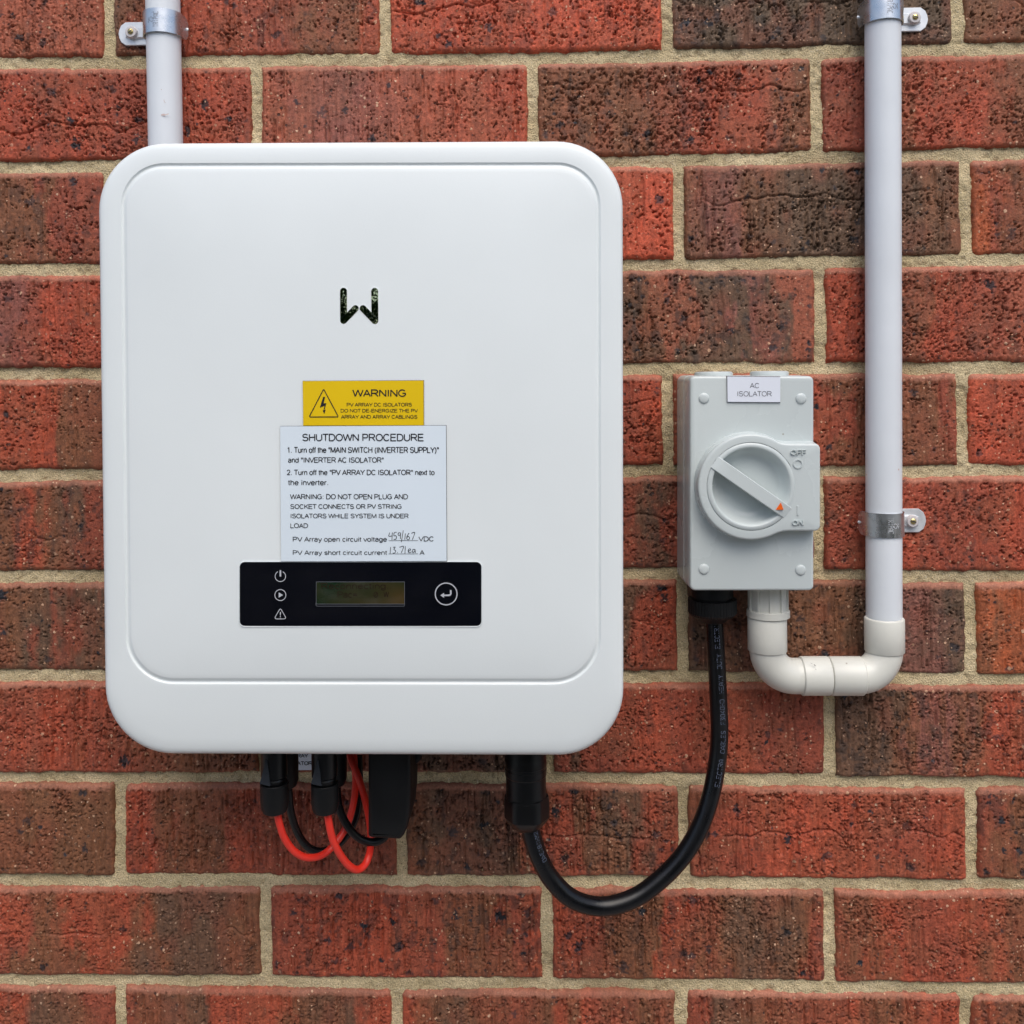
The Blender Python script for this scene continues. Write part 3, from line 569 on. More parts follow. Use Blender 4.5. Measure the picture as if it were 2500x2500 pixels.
# ------------------------------------------------------------------ inverter
DI = 0.140
PX0, PX1, PY0, PY1 = 308, 1452, 411, 1658     # raised panel
def bulge(x, y):
    v = (y-1093)/748.0; w_ = (x-882)/640.0
    b = 0.005*(1-v*v)+0.0015*(1-w_*w_)
    if y > 1660: b -= 0.0022*((y-1660)/180.0)**1.6
    return b
def surf(x, y):
    s = max(abs(x-(PX0+PX1)/2)/((PX1-PX0)/2), abs(y-(PY0+PY1)/2)/((PY1-PY0)/2)); s = min(s, 1)
    return DI+bulge(x, y)+0.0004+0.0030*(1-s**7)
def quad_rr(xl0, xl1, xr0, xr1, yt0, yt1, yb0, yb1, r, n=14, ne=24):
    """rounded quad outline: left edge x from xl0 (top) to xl1 (bottom) etc., r=(tl,tr,br,bl), resampled"""
    base = []
    W, H = 1000.0, 1000.0
    def warp(u, v):   # u,v in 0..1
        x = (xl0*(1-v)+xl1*v)*(1-u)+(xr0*(1-v)+xr1*v)*u
        y = (yt0*(1-u)+yt1*u)*(1-v)+(yb0*(1-u)+yb1*u)*v
        return (x, y)
    w_ = xr0-xl0; h_ = yb0-yt0; cs = [(r[0], r[0], 180), (w_-r[1], r[1], 270), (w_-r[2], h_-r[2], 0), (r[3], h_-r[3], 90)]
    for q, (cx, cy, a0) in enumerate(cs):
        for k in range(n+1):
            a = rad(a0+90*k/n); base.append((cx+r[q]*math.cos(a), cy+r[q]*math.sin(a)))
        nx_ = cs[(q+1) % 4]; an = rad(nx_[2]); e = (nx_[0]+r[(q+1) % 4]*math.cos(an), nx_[1]+r[(q+1) % 4]*math.sin(an)); s_ = base[-1]
        for k in range(1, ne): base.append((s_[0]+(e[0]-s_[0])*k/ne, s_[1]+(e[1]-s_[1])*k/ne))
    return [warp(x/w_, y/h_) for x, y in base]
outer = quad_rr(240, 260, 1520, 1522, 351.5, 344.5, 1838.5, 1843, (165, 162, 162, 165))
goutr = quad_rr(294, 307.5, 1466, 1467, 398.5, 396.5, 1669.5, 1671, (106, 106, 118, 118))
inv = thing('solar_inverter', U(881, 1830, 0.05), 'large white wall-mounted inverter box with rounded corners and black display strip', 'inverter')
rings = []
def ring(pts, df): return [U(x, y, df(x, y)) for x, y in pts]
rings.append([Vector((p.x, -(DI-0.055), p.z)) for p in ring(outer, lambda x, y: DI-0.008)])
for ins, dz in ((0, -0.0050), (1.0, -0.0031), (3.0, -0.0019), (7, -0.0011), (14, -0.0006), (26, -0.0002), (38, 0.0)):
    rings.append(ring(inset(outer, ins), lambda x, y, dz=dz: DI+bulge(x, y)+dz))
# move gradually from the outer outline to the groove outline
A = inset(outer, 38)
for t in (0.5, 0.93, 0.985):
    B = [(a[0]*(1-t)+g[0]*t, a[1]*(1-t)+g[1]*t) for a, g in zip(A, goutr)]; rings.append(ring(B, lambda x, y: DI+bulge(x, y)))
for ins, dz in ((0, -0.00005), (1.5, -0.00035), (3.5, -0.00085), (6.0, -0.00115), (8.0, -0.0010), (10.5, -0.0004), (12.3, 0.0), (13.6, 0.0003)):
    rings.append(ring(inset(goutr, ins), lambda x, y, dz=dz: DI+bulge(x, y)+dz))
last = inset(goutr, 14.6); cxp, cyp = (PX0+PX1)/2, (PY0+PY1)/2
for s in (1.0, .985, .965, .94, .91, .87, .82, .76, .68, .58, .45, .3, .15, .02):
    rings.append(ring([(cxp+(x-cxp)*s, cyp+(y-cyp)*s) for x, y in last], lambda x, y, s=s: DI+bulge(x, y)+0.0004+0.0030*(1-s**7)))
MB().rings(rings, cap0=False).build('front_cover', m_cover, inv, sharp=60)
hs = MB(); q = [U(x, y, 0.09) for x, y in rrect(330, 430, 1440, 1700, 60)]
hs.rings([[(p.x, -0.012, p.z) for p in q], [(p.x, -0.125, p.z) for p in q]], cap0=True)
hs.build('housing', m_housing, inv)
# emblem
em = MB(); E5 = lambda x, y: (800+x*.0828, 680+y*.0828)
def capsule(a, b, r, n=10):
    an = math.degrees(math.atan2(b[1]-a[1], b[0]-a[0]))
    return [(b[0]+r*math.cos(rad(an-90+180*k/n)), b[1]+r*math.sin(rad(an-90+180*k/n))) for k in range(n+1)]+[(a[0]+r*math.cos(rad(an+90+180*k/n)), a[1]+r*math.sin(rad(an+90+180*k/n))) for k in range(n+1)]
dS = surf(880, 750)
caps = [(E5(466, 372), E5(468, 1240), 8.4), (E5(474, 1240), E5(818, 880), 8.0), (E5(1385, 375), E5(1392, 1245), 8.5), (E5(1392, 1245), E5(1040, 882), 8.2)]
for k, (a, b, r) in enumerate(caps): slab_mb(capsule(a, b, r), dS-0.003, dS+0.0003+0.00006*(k % 2), 0.0001, 1, em)
emb = em.build('emblem', m_emblem, inv, smooth=False)
# bevelled recess rim round the emblem
rim = MB()
for k, (a, b, r) in enumerate(caps):
    o = capsule(a, b, r+1.5, 12); i_ = capsule(a, b, r-0.1, 12)
    rim.rings([[U(x, y, dS-0.001) for x, y in o], [U(x, y, dS+0.00012+0.00003*k) for x, y in o], [U(x, y, dS+0.00012+0.00003*k) for x, y in i_]], cap1=False)
rim.build('emblem_rim', M('emblem_rim', (.78,.81,.82), .25, spec=.6), inv)
# labels on the cover
Z1 = lambda x, y: (560+x*.33644, 900+y*.33644)
def zt1(s, x0, x1, yc, yb, mb, e=0.00118, wt=.14, sf=surf):
    a = Z1(x0, yc); b = Z1(x1, yb); return text_mb(s, a[0], b[0], a[1], b[1], lambda x, y: sf(x, y)+e, mb, wt)
TP = 0.0010
wl_ = drape_plate(0, 0, 0, 0, surf, TP, quad=[Z1(532, 91), Z1(1409, 86), Z1(1410, 411), Z1(536, 413)]).build('warning_label', [m_yellow, m_edge], inv, sharp=30)
wl_['label'] = 'small yellow warning label with black print and lightning triangle'
t = MB()
zt1('WARNING', 897, 1283, 150, 205, t, wt=.15); zt1('PV ARRAY DC ISOLATORS', 852, 1324, 248, 275, t); zt1('DO NOT DE-ENERGIZE THE PV', 808, 1366, 292, 318, t); zt1('ARRAY AND ARRAY CABLINGS', 812, 1364, 336, 363, t)
pl1 = lambda e: (lambda x, y: U(*Z1(x, y), surf(*Z1(x, y))+e))
ribbon_mb([(684, 153), (688, 156), (788, 343), (785, 350), (586, 351), (582, 344), (680, 156)], 7, pl1(.00118), t, closed=True)
t.add([pl1(.00118)(x, y) for x, y in ((680, 205), (694, 205), (684, 252), (704, 250), (690, 300), (699, 298), (688, 330), (677, 300), (684, 302), (690, 268), (657, 284))], [tuple(range(11))])
t.build('lettering', m_ink, wl_, smooth=False)
sl_ = drape_plate(0, 0, 0, 0, surf, TP, quad=[Z1(369, 419), Z1(1572, 413), Z1(1577, 1396), Z1(375, 1399)]).build('procedure_label', [m_label, m_edge], inv, sharp=30)
sl_['label'] = 'large pale blue-white shutdown procedure label with black print'
t = MB()
for s, x0, x1, yc, yb in (('SHUTDOWN PROCEDURE',530,1410,472,527),('1. Turn off the "MAIN SWITCH (INVERTER SUPPLY)"',420,1520,568,612),('and "INVERTER AC ISOLATOR"',427,1120,643,683),
  ('2. Turn off the "PV ARRAY DC ISOLATOR" next to',418,1488,733,773),('the inverter.',428,720,806,847),('WARNING: DO NOT OPEN PLUG AND',443,1295,910,948),('SOCKET CONNECTS OR PV STRING',443,1250,983,1018),
  ('ISOLATORS WHILE SYSTEM IS UNDER',443,1300,1052,1086),('LOAD',443,570,1122,1157),('PV Array open circuit voltage',460,1143,1220,1256),('VDC',1375,1484,1217,1254),('PV Array short circuit current',460,1143,1318,1352),('A',1383,1414,1316,1352)):
    zt1(s, x0, x1, yc, yb, t)
for yy in (1248, 1344): ribbon_mb([(1155, yy), (1368, yy)], 2.6, pl1(.00118), t)
t.build('lettering', m_ink, sl_, smooth=False)
t = MB(); k = 0
hand = [[(1163,1190),(1157,1216),(1181,1213)],[(1183,1188),(1179,1243)],[(1214,1187),(1197,1190),(1194,1211),(1208,1212),(1213,1225),(1206,1238),(1192,1238)],[(1241,1192),(1229,1191),(1224,1203),(1232,1211),(1241,1203),(1243,1192),(1241,1236)],[(1262,1174),(1248,1257)],[(1277,1196),(1273,1242)],
 [(1304,1193),(1291,1213),(1287,1234),(1300,1241),(1308,1228),(1299,1217),(1288,1226)],[(1320,1194),(1345,1190),(1327,1242)],
 [(1170,1295),(1166,1341)],[(1188,1297),(1203,1295),(1194,1311),(1206,1322),(1200,1337),(1185,1338)],[(1217,1333),(1221,1336)],[(1234,1296),(1264,1290),(1248,1336)],[(1277,1288),(1274,1342)],[(1297,1325),(1314,1316),(1311,1307),(1300,1312),(1299,1329),(1311,1335),(1321,1328)],[(1347,1312),(1334,1311),(1328,1326),(1335,1334),(1345,1322),(1347,1311),(1350,1336)]]
for h_ in hand: ribbon_mb([(p.x, p.y) for p in spline([(a, b, 0) for a, b in h_], 5)] if len(h_) > 2 else h_, 4.2, pl1(.00120+.00002*(k % 3)), t); k += 1
t.build('handwriting', m_ink, sl_, smooth=False)
# display
mb = MB()
o = rrect(*Z1(70, 1398), *Z1(1834, 1876), 14); i_ = rrect(*Z1(76, 1405), *Z1(1828, 1868), 12)
mb.rings([[U(x, y, surf(x, y)-.002) for x, y in o], [U(x, y, surf(x, y)+.0004) for x, y in o], [U(x, y, surf(x, y)+.0006) for x, y in inset(o, 1.0)], [U(x, y, surf(x, y)+.0001) for x, y in i_], [U(x, y, surf(x, y)-.002) for x, y in i_]], cap1=False)
disp = None
dpan = MB()
_c = rrect(*Z1(76, 1405), *Z1(1828, 1868), 12); dd = []
for a_, b_2 in zip(_c, _c[1:]+_c[:1]):
    L_ = math.hypot(b_2[0]-a_[0], b_2[1]-a_[1]); n_ = max(1, int(L_/25)); dd += [(a_[0]+(b_2[0]-a_[0])*k/n_, a_[1]+(b_2[1]-a_[1])*k/n_) for k in range(n_)]
dS2 = lambda x, y: surf(x, y)
rr_ = [[U(x, y, surf(x, y)-.002) for x, y in dd], [U(x, y, surf(x, y)+.0001) for x, y in dd], [U(x, y, surf(x, y)+.0003) for x, y in inset(dd, .8)]]
for s_ in (.9, .75, .55, .35, .15, .01): rr_.append([U(x, y, surf(x, y)+.0003) for x, y in [((880.5)+(x-880.5)*s_, 1450.5+(y-1450.5)*s_) for x, y in inset(dd, .8)]])
dpan.rings(rr_, cap1=True)
disp = dpan.build('display_panel', m_glass, inv, sharp=30)
# a flat n-gon cap can sag below the curved cover, so measure its plane once
mb.build('bezel', m_cover, disp, sharp=60)
def dface(x, y): return surf(x, y)+.0005
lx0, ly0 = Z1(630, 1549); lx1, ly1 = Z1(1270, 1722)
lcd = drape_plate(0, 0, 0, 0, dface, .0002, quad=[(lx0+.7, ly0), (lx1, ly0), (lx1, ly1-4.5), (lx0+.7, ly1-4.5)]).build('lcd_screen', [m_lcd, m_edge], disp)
fr = MB(); fp = lambda x, y: U(x, y, dface(x, y)+.0003)
ribbon_mb([(lx0, ly1-3), (lx0, ly0-.5), (lx1+.5, ly0-.5), (lx1+.5, ly1-3)], .7, fp, fr)
ribbon_mb([(lx0-.6, ly1-8), (lx0-.4, ly1-1.2), (lx0+2, ly1+.4), (lx1-1, ly1+.4), (lx1+.8, ly1-2)], .9, lambda x, y: U(x, y, dface(x, y)+.0004), fr)
ribbon_mb([(lx0+1, ly1-4.6), (lx1, ly1-4.6)], .9, lambda x, y: U(x, y, dface(x, y)+.00045), fr)
fr.build('lcd_frame', M('lcd_frame', (.16,.17,.19), .3), disp, smooth=False)
t = MB(); Z4 = lambda x, y: (740+x*.13975, 1390+y*.13975)
for s, x0, x1, yc, yb in (('Reconnecting..', 315, 1550, 238, 345), ('Pac=', 600, 945, 385, 497), ('0', 1232, 1305, 390, 495), ('W', 1412, 1492, 388, 492)):
    a = Z4(x0, yc); b = Z4(x1, yb); text_mb(s, a[0], b[0], a[1], b[1], lambda x, y: dface(x, y)+.00035, t)
t.build('lcd_text', m_lcdink, disp, smooth=False)
ic = MB(); ip = lambda x, y: U(x, y, dface(x, y)+.0003)
ribbon_mb([Z1(*p) for p in circ(370, 1507, 38, -62, 242, 26)], 1.7, ip, ic); ribbon_mb([Z1(370, 1463), Z1(370, 1508)], 3.8, ip, ic)
ribbon_mb([Z1(*p) for p in circ(370, 1643, 40)], 1.7, ip, ic, closed=True); ic.add([ip(*Z1(x, y)) for x, y in ((358, 1624), (390, 1643), (358, 1662))], [(0, 1, 2)])
ribbon_mb([Z1(*p) for p in ((363,1749),(370,1745),(377,1749),(408,1804),(406,1813),(398,1816),(342,1816),(334,1813),(332,1804))], 1.7, ip, ic, closed=True)
ic.add([ip(*Z1(x, y)) for x, y in ((366, 1766), (375, 1766), (372, 1793), (368, 1793))], [(0, 1, 2, 3)]); ic.add([ip(*Z1(*p)) for p in circ(370, 1801, 4, n=8)], [tuple(range(8))])
ic.build('status_icons', m_icon, disp, smooth=False)
bt = MB(); slab = [Z1(*p) for p in circ(1573, 1635, 88, n=40)]
bt.rings([[U(x, y, dface(x, y)-.001) for x, y in slab], [U(x, y, dface(x, y)+.0002) for x, y in slab], [U(x, y, dface(x, y)+.0007) for x, y in inset(slab, 1.2)]], cap1=True)
btn = bt.build('enter_button', m_glass, disp, sharp=30)
bi = MB(); bp_ = lambda x, y: U(x, y, dface(x, y)+.0010)
ribbon_mb([Z1(*p) for p in circ(1573, 1635, 79, n=44)], 2.6, bp_, bi, closed=True)
ribbon_mb([Z1(*p) for p in ((1606, 1607), (1607, 1634), (1600, 1643), (1588, 1645), (1555, 1645))], 3.9, bp_, bi)
bi.add([bp_(*Z1(x, y)) for x, y in ((1530, 1645), (1558, 1627), (1558, 1663))], [(0, 1, 2)])
bi.build('button_icon', m_icon, btn, smooth=False)

# ------------------------------------------------------------------ isolator switch
DF = 0.062
iso = thing('isolator_switch', U(1836, 1440, 0.03), 'light grey isolator switch box with round rotary knob and orange arrow', 'switch')
front = rrect(1684.5, 918, 1987.5, 1442.5, (13, 13, 13, 14), 6)
P3 = [U(x, y, DF) for x, y in front]; P2 = [(p.x, p.z) for p in P3]
b = MB(); rr = []
for d_, g in ((0.001, .0010), (0.004, .0012), (0.0355, .0008), (0.0360, .0003)): rr.append([(x, -d_, z) for x, z in inset(P2, -g)])
b.rings(rr, cap0=True); b.build('base_box', m_grey, iso, sharp=40)
b = MB(); rr = [[(x, -.0366, z) for x, z in inset(P2, .0006)]]
for g, d_ in ((-.0006, .0366), (-.0004, .050), (0.0, DF-.0022), (.0004, DF-.0009), (.0011, DF-.0002), (.0021, DF)): rr.append([(x, -d_, z) for x, z in inset(P2, g)])
b.rings(rr, cap0=True); b.build('lid', m_grey, iso, sharp=40)
for (x, y) in ((1718.6, 972.2), (1955.5, 973), (1718.6, 1389.3), (1954.5, 1391.5)):
    c = U(x, y, DF); lathe_mb((c.x, 0, c.z), [(-DF+.001, .0040), (-DF-.0004, .0041), (-DF-.0009, .0037), (-DF-.0013, .0028), (-DF-.0015, .0014)], 28, 'y', cap0=False).build('screw_cap', m_grey, iso, sharp=50)
ztop = P2[8][1] if False else max(p[1] for p in P2)
for cx_, w_ in ((1742, 45), (1878, 47)):
    c = U(cx_, 910, .033); lathe_mb((c.x, -.033, ztop-.001), [(0, .0150), (.0028, .0152), (.0040, .0148), (.0046, .0135)], 36, 'z').build('blank_plug', m_grey, iso, sharp=40)
# knob collar with tab
DK = DF+0.013
cxk, cyk = 1834, 1189; rk = 129.5
def collar(rk, g=0.0):
    o = []
    x1, y0, y1 = 2003.5+g, 1083-g, 1297+g
    import math as _m
    # right side tab, then round the circle; fillets join the two
    for (cx, cy, a0) in ((x1-14, y0+14, 270), (x1-14, y1-14, 0)):
        for k in range(7): a = rad(a0+90*k/6); o.append((cx+14*math.cos(a), cy+14*math.sin(a)))
    o += [(1928, y1), (1911, y1+1.4), (1899, y1+5.0)]
    a1, a2 = 65, 295
    for k in range(61): a = rad(a1+(a2-a1)*k/60); o.append((cxk+rk*math.cos(a), cyk+rk*math.sin(a)))
    o += [(1899, y0-5.0), (1911, y0-1.4), (1928, y0)]
    return o
cp = collar(rk); q = [U(x, y, DK) for x, y in cp]; C2 = [(p.x, p.z) for p in q]
# collar ring: outside wall, rounded rim, front face to the knob hole
rk2 = 107.5; kc = U(cxk, cyk-1.2, DK); kr = rk2*mpp(DK)
hole = []
for x, z in C2:
    a = math.atan2(z-kc.z, x-kc.x); hole.append((kc.x+kr*math.cos(a), kc.z+kr*math.sin(a)))
b = MB(); rr = [[(x, -(DF-.0005), z) for x, z in inset(C2, -.0013)], [(x, -(DF+.004), z) for x, z in inset(C2, -.0007)], [(x, -(DK-.0018), z) for x, z in C2]]
for k in (1, 2, 3): a = math.pi/2*k/3; rr.append([(x, -(DK-.0018+.0018*math.sin(a)), z) for x, z in inset(C2, .0018*(1-math.cos(a)))])
rr.append([(x, -DK, z) for x, z in hole]); rr.append([(x, -(DK-.003), z) for x, z in hole])
col_o = b.rings(rr, cap1=False).build('knob_collar', m_grey, iso, sharp=45)
em_ = MB()
text_mb('OFF', 1931, 1968, 1097.5, 1111, DK, em_, .19, raised=.0013); em_.build('embossed_off', m_grey, col_o, sharp=30); em_ = MB(); text_mb('ON', 1935, 1961.5, 1269.4, 1282.8, DK, em_, .19, raised=.0013)
def ring_em(cx, cy, ro, ri, h):
    em_.rings([[U(x, y, DK-.0003) for x, y in circ(cx, cy, ro)], [U(x, y, DK+h) for x, y in circ(cx, cy, ro-.6)], [U(x, y, DK+h) for x, y in circ(cx, cy, ri+.6)], [U(x, y, DK-.0003) for x, y in circ(cx, cy, ri)]], cap1=False)
em_.build('embossed_on', m_grey, col_o, sharp=30); em_ = MB()
ring_em(1948.6, 1132.3, 12.6, 7.8, .0007)
em_.build('embossed_ring', m_grey, col_o, sharp=30); em_ = MB()
slab_mb([(1946, 1235), (1950.5, 1235), (1950.5, 1258.5), (1946, 1258.5)], DK-.001, DK+.0007, .0002, 1, em_)
em_.build('embossed_bar', m_grey, col_o, sharp=30)
# knob: rim, bowl, grip bar
kr1 = kr-.0003; rim_i = 94.0*mpp(DK)
kn = lathe_mb((kc.x, 0, kc.z), [(-(DK-.004), kr1), (-(DK-.0004), kr1), (-(DK), kr1-.0004), (-(DK+.0004), kr1-.0022), (-(DK+.0004), rim_i+.0008), (-(DK-.0002), rim_i), (-(DK-.0060), rim_i-.0012), (-(DF+.0035), rim_i-.0040), (-(DF+.0016), rim_i-.0062), (-(DF+.0012), rim_i-.010), (-(DF+.0012), .0001)], 72, 'y', cap0=False)
knob = kn.build('rotary_knob', m_grey, iso, sharp=45)
bar_pts = [(1756.6, 1115.7), (1932, 1238.7), (1911.5, 1263.7), (1737, 1143)]
bb = MB(); q = [U(x, y, DK+.003) for x, y in bar_pts]; Q = [(p.x, p.z) for p in q]
def lerp(a, b_, t): return (a[0]*(1-t)+b_[0]*t, a[1]*(1-t)+b_[1]*t)
st = []
for t_, d_ in ((-0.005, DK+.0003), (0.02, DK+.0012), (0.09, DK+.0026), (.20, DK+.0032), (.80, DK+.0034), (.885, DK+.0032), (.90, DK+.0030), (1.02, DK+.0004)):
    a = lerp(Q[0], Q[1], t_); c_ = lerp(Q[3], Q[2], t_); e = .05
    a2, c2 = lerp(a, c_, e), lerp(a, c_, 1-e)
    st.append([(a[0], -(DF+.002), a[1]), (a[0], -(d_-.0006), a[1]), (a2[0], -d_, a2[1]), (c2[0], -d_, c2[1]), (c_[0], -(d_-.0006), c_[1]), (c_[0], -(DF+.002), c_[1])])
bb.rings(st, cap0=True, cap1=True); bar = bb.build('grip_bar', m_grey, knob, sharp=25)
ar = MB(); slab_mb([(1906.5, 1227), (1913, 1244.5), (1894, 1244.8)], DK+.002, DK+.0037, .0001, 1, ar); ar.build('arrow_marker', m_orange, bar, smooth=False)
al = MB(); q = [(1775.5, 919), (1905.2, 920.5), (1905.2, 981.8), (1776.3, 981)]
alb = drape_plate(0, 0, 0, 0, lambda x, y: DF, .0014, quad=q, nx=2, ny=2).build('isolator_label', [m_label2, m_edge], iso, sharp=30)
t = MB(); text_mb('AC', 1831.3, 1853.9, 935, 947.6, DF+.00155, t, .10); text_mb('ISOLATOR', 1799.5, 1884, 955, 967.7, DF+.00155, t, .10)
t.build('lettering', m_ink2, alb, smooth=False)

# ------------------------------------------------------------------ conduits and fittings
zbot = min(p[1] for p in P2)
def lofted(name, pts, r, mat, parent, n=40): return tube_mb([Vector(p) for p in pts], r, n).build(name, mat, parent)
DP = 0.0165
a0 = U(397.5, 0, DP); a1 = U(403.4, 300, DP); dv = (a1-a0)
lp = thing('conduit_pipe', a0+dv*1.6, 'pale grey plastic conduit rising behind the top left of the white inverter', 'pipe', 'vertical conduit pipes')
lofted('pipe', [a0+dv*1.6, a0-dv*2.6], 41.0*mpp(DP), m_pvc, lp)
c0 = U(2155.3, 100, DP); c1 = U(2158.2, 1500, DP+.001); dv2 = c1-c0
rp = thing('conduit_pipe', c1, 'long pale grey plastic conduit running down the wall right of the isolator switch', 'pipe', 'vertical conduit pipes')
lofted('pipe', [c0+dv2*1.02, c0-dv2*.5], 41.8*mpp(DP), m_pvc, rp)
m_scuff = M('clay_smear', (.62,.50,.47), .6); m_dirt = M('grime', (.30,.29,.27), .7)
def on_pipe(xa, rp_, e=.00012):
    return lambda x, y: U(x, y, DP+math.sqrt(max(1e-9, rp_**2-((x-xa)*mpp(DP))**2))+e)
sc_ = MB(); f_ = on_pipe(401, 41.0*mpp(DP))
for pl_s, w_s in (([(381,219),(386,217),(391,217.5),(395,219)], 1.6), ([(388,283),(394,280),(400,278.5),(404,280),(412,278)], 2.2), ([(394,281.5),(399,280.5),(403,282)], 2.6), ([(400,243),(401,248),(404,251)], 1.1)): ribbon_mb(pl_s, w_s, f_, sc_)
sc_.build('clay_smear', m_scuff, lp, smooth=False)
DE = 0.0245
def elbow(label, vx, vy0, vy1, bx, bcx, bcy, rb, hx0, hx1, depth_v, depth_h, hd):
    """vertical socket vx, vy0..vy1; bend; horizontal socket hx0..hx1 ; hd=+1 runs right"""
    c = U(vx, vy1, depth_v); t_ = thing('conduit_elbow', U(bcx, 1650, depth_h), label, 'pipe elbow', 'conduit elbows')
    za = U(vx, vy0, depth_v).z; zb_ = U(vx, vy1, depth_v).z; rs = 46.6*mpp(depth_v)
    ro = rs; wl__ = .0016
    lathe_mb((c.x, -depth_v, 0), [(zb_-.0010, rs*.86), (zb_, rs*.97), (zb_+.0006, rs), (za-.0012, rs), (za-.0003, rs-.0005), (za, rs-.0013), (za-.0002, rs-.0026), (za-.008, rs-.0028)], 48, 'z', cap0=True, cap1=True).build('socket', m_pvc2, t_, sharp=50)
    pts = []
    A_ = U(vx, vy1-8, depth_v); B_ = U(bcx, 1650, depth_h)
    X0_, Z0_ = A_.x, U(vx, vy1, depth_v).z
    pts.append(Vector((X0_, -depth_v, Z0_+.004)))
    cx_ = X0_+hd*rb; ztc = B_.z+rb
    for k in range(13):
        a = math.pi/2*k/12; f = k/12
        pts.append(Vector((cx_-hd*rb*math.cos(a), -(depth_v*(1-f)+depth_h*f), ztc-rb*math.sin(a))))
    hxa, hxb = U(hx0, 1650, depth_h).x, U(hx1, 1650, depth_h).x
    pts.append(Vector((hxa+hd*.002, -depth_h, B_.z)))
    tube_mb(pts, 42.5*mpp(depth_h), 44).build('bend', m_pvc2, t_, sharp=60)
    rh = 46.2*mpp(depth_h); lo = [(0, rh-.0022), (0.0002, rh-.0012), (.0012, rh), (abs(hxb-hxa)-.0009, rh), (abs(hxb-hxa)-.0003, rh-.0004), (abs(hxb-hxa), rh-.0012)]
    lathe_mb((hxa, -depth_h, B_.z), [(hd*o_, r__) for o_, r__ in lo], 48, 'x').build('socket', m_pvc2, t_, sharp=50)
    return t_
el_l = elbow('left off-white conduit elbow glued under the isolator adaptor', 1873.5, 1505, 1588, 0, 1948, 1650, .0235, 1953, 2023.5, .030, DE, +1)
el_r = elbow('right off-white conduit elbow at the foot of the long conduit', 2159.5, 1507, 1590, 0, 2100, 1650, .0215, 2106, 2024.7, .0215, DE, -1)
ad = thing('conduit_adaptor', (U(1875, 1500, .03).x, -.03, U(1875, 1507, .03).z), 'off-white screwed adaptor ring between the isolator switch and its elbow', 'pipe fitting')
cc = U(1875.5, 1500, .03); zr = U(1875, 1505, .03).z; r1 = 47.5*mpp(.03)
g = lathe_mb((cc.x, -.03, 0), [(zr, r1*.9), (zr, r1+.0006), (zr+.0004, r1+.0012), (zr+.0052, r1+.0012), (zr+.0058, r1+.0004), (zr+.0058, r1-.0012), (zbot-.0030, r1-.0012), (zbot-.0028, r1+.0002), (zbot+.002, r1+.0002)], 60, 'z')
for k in range(10):
    a = 2*math.pi*k/10+rad(12); ca, sa = math.cos(a), math.sin(a); w_ = .0007
    P_ = []
    for z_ in (zr+.0056, zbot-.0028): P_.append([(cc.x+(r1-.0016)*ca-w_*sa, -.03+(r1-.0016)*sa+w_*ca, z_), (cc.x+(r1+.0003)*ca-w_*sa, -.03+(r1+.0003)*sa+w_*ca, z_), (cc.x+(r1+.0003)*ca+w_*sa, -.03+(r1+.0003)*sa-w_*ca, z_), (cc.x+(r1-.0016)*ca+w_*sa, -.03+(r1-.0016)*sa-w_*ca, z_)])
    g.rings(P_, cap0=True)
g.build('adaptor_ring', m_pvc2, ad, sharp=40)

def on_el(x, y): return U(x, y, DE+math.sqrt(max(1e-8, (46.2*mpp(DE))**2-((y-1650)*mpp(DE))**2))+.00015)
gm_ = MB(); gm2 = MB()
for pl_s, w_s in (([(1979,1619),(1984,1621)], 1.2), ([(1987,1622),(1991,1626)], 2.6), ([(1990,1633),(1993,1635)], 1.2)): ribbon_mb(pl_s, w_s, on_el, gm_)
for pl_s, w_s in (([(2033,1684),(2045,1680),(2058,1683)], .9), ([(2040,1688),(2062,1687)], .8)): ribbon_mb(pl_s, w_s, on_el, gm2)
gm_.build('grime_mark', m_dirt, el_l, smooth=False); gm2.build('grime_mark', m_dirt, el_r, smooth=False)
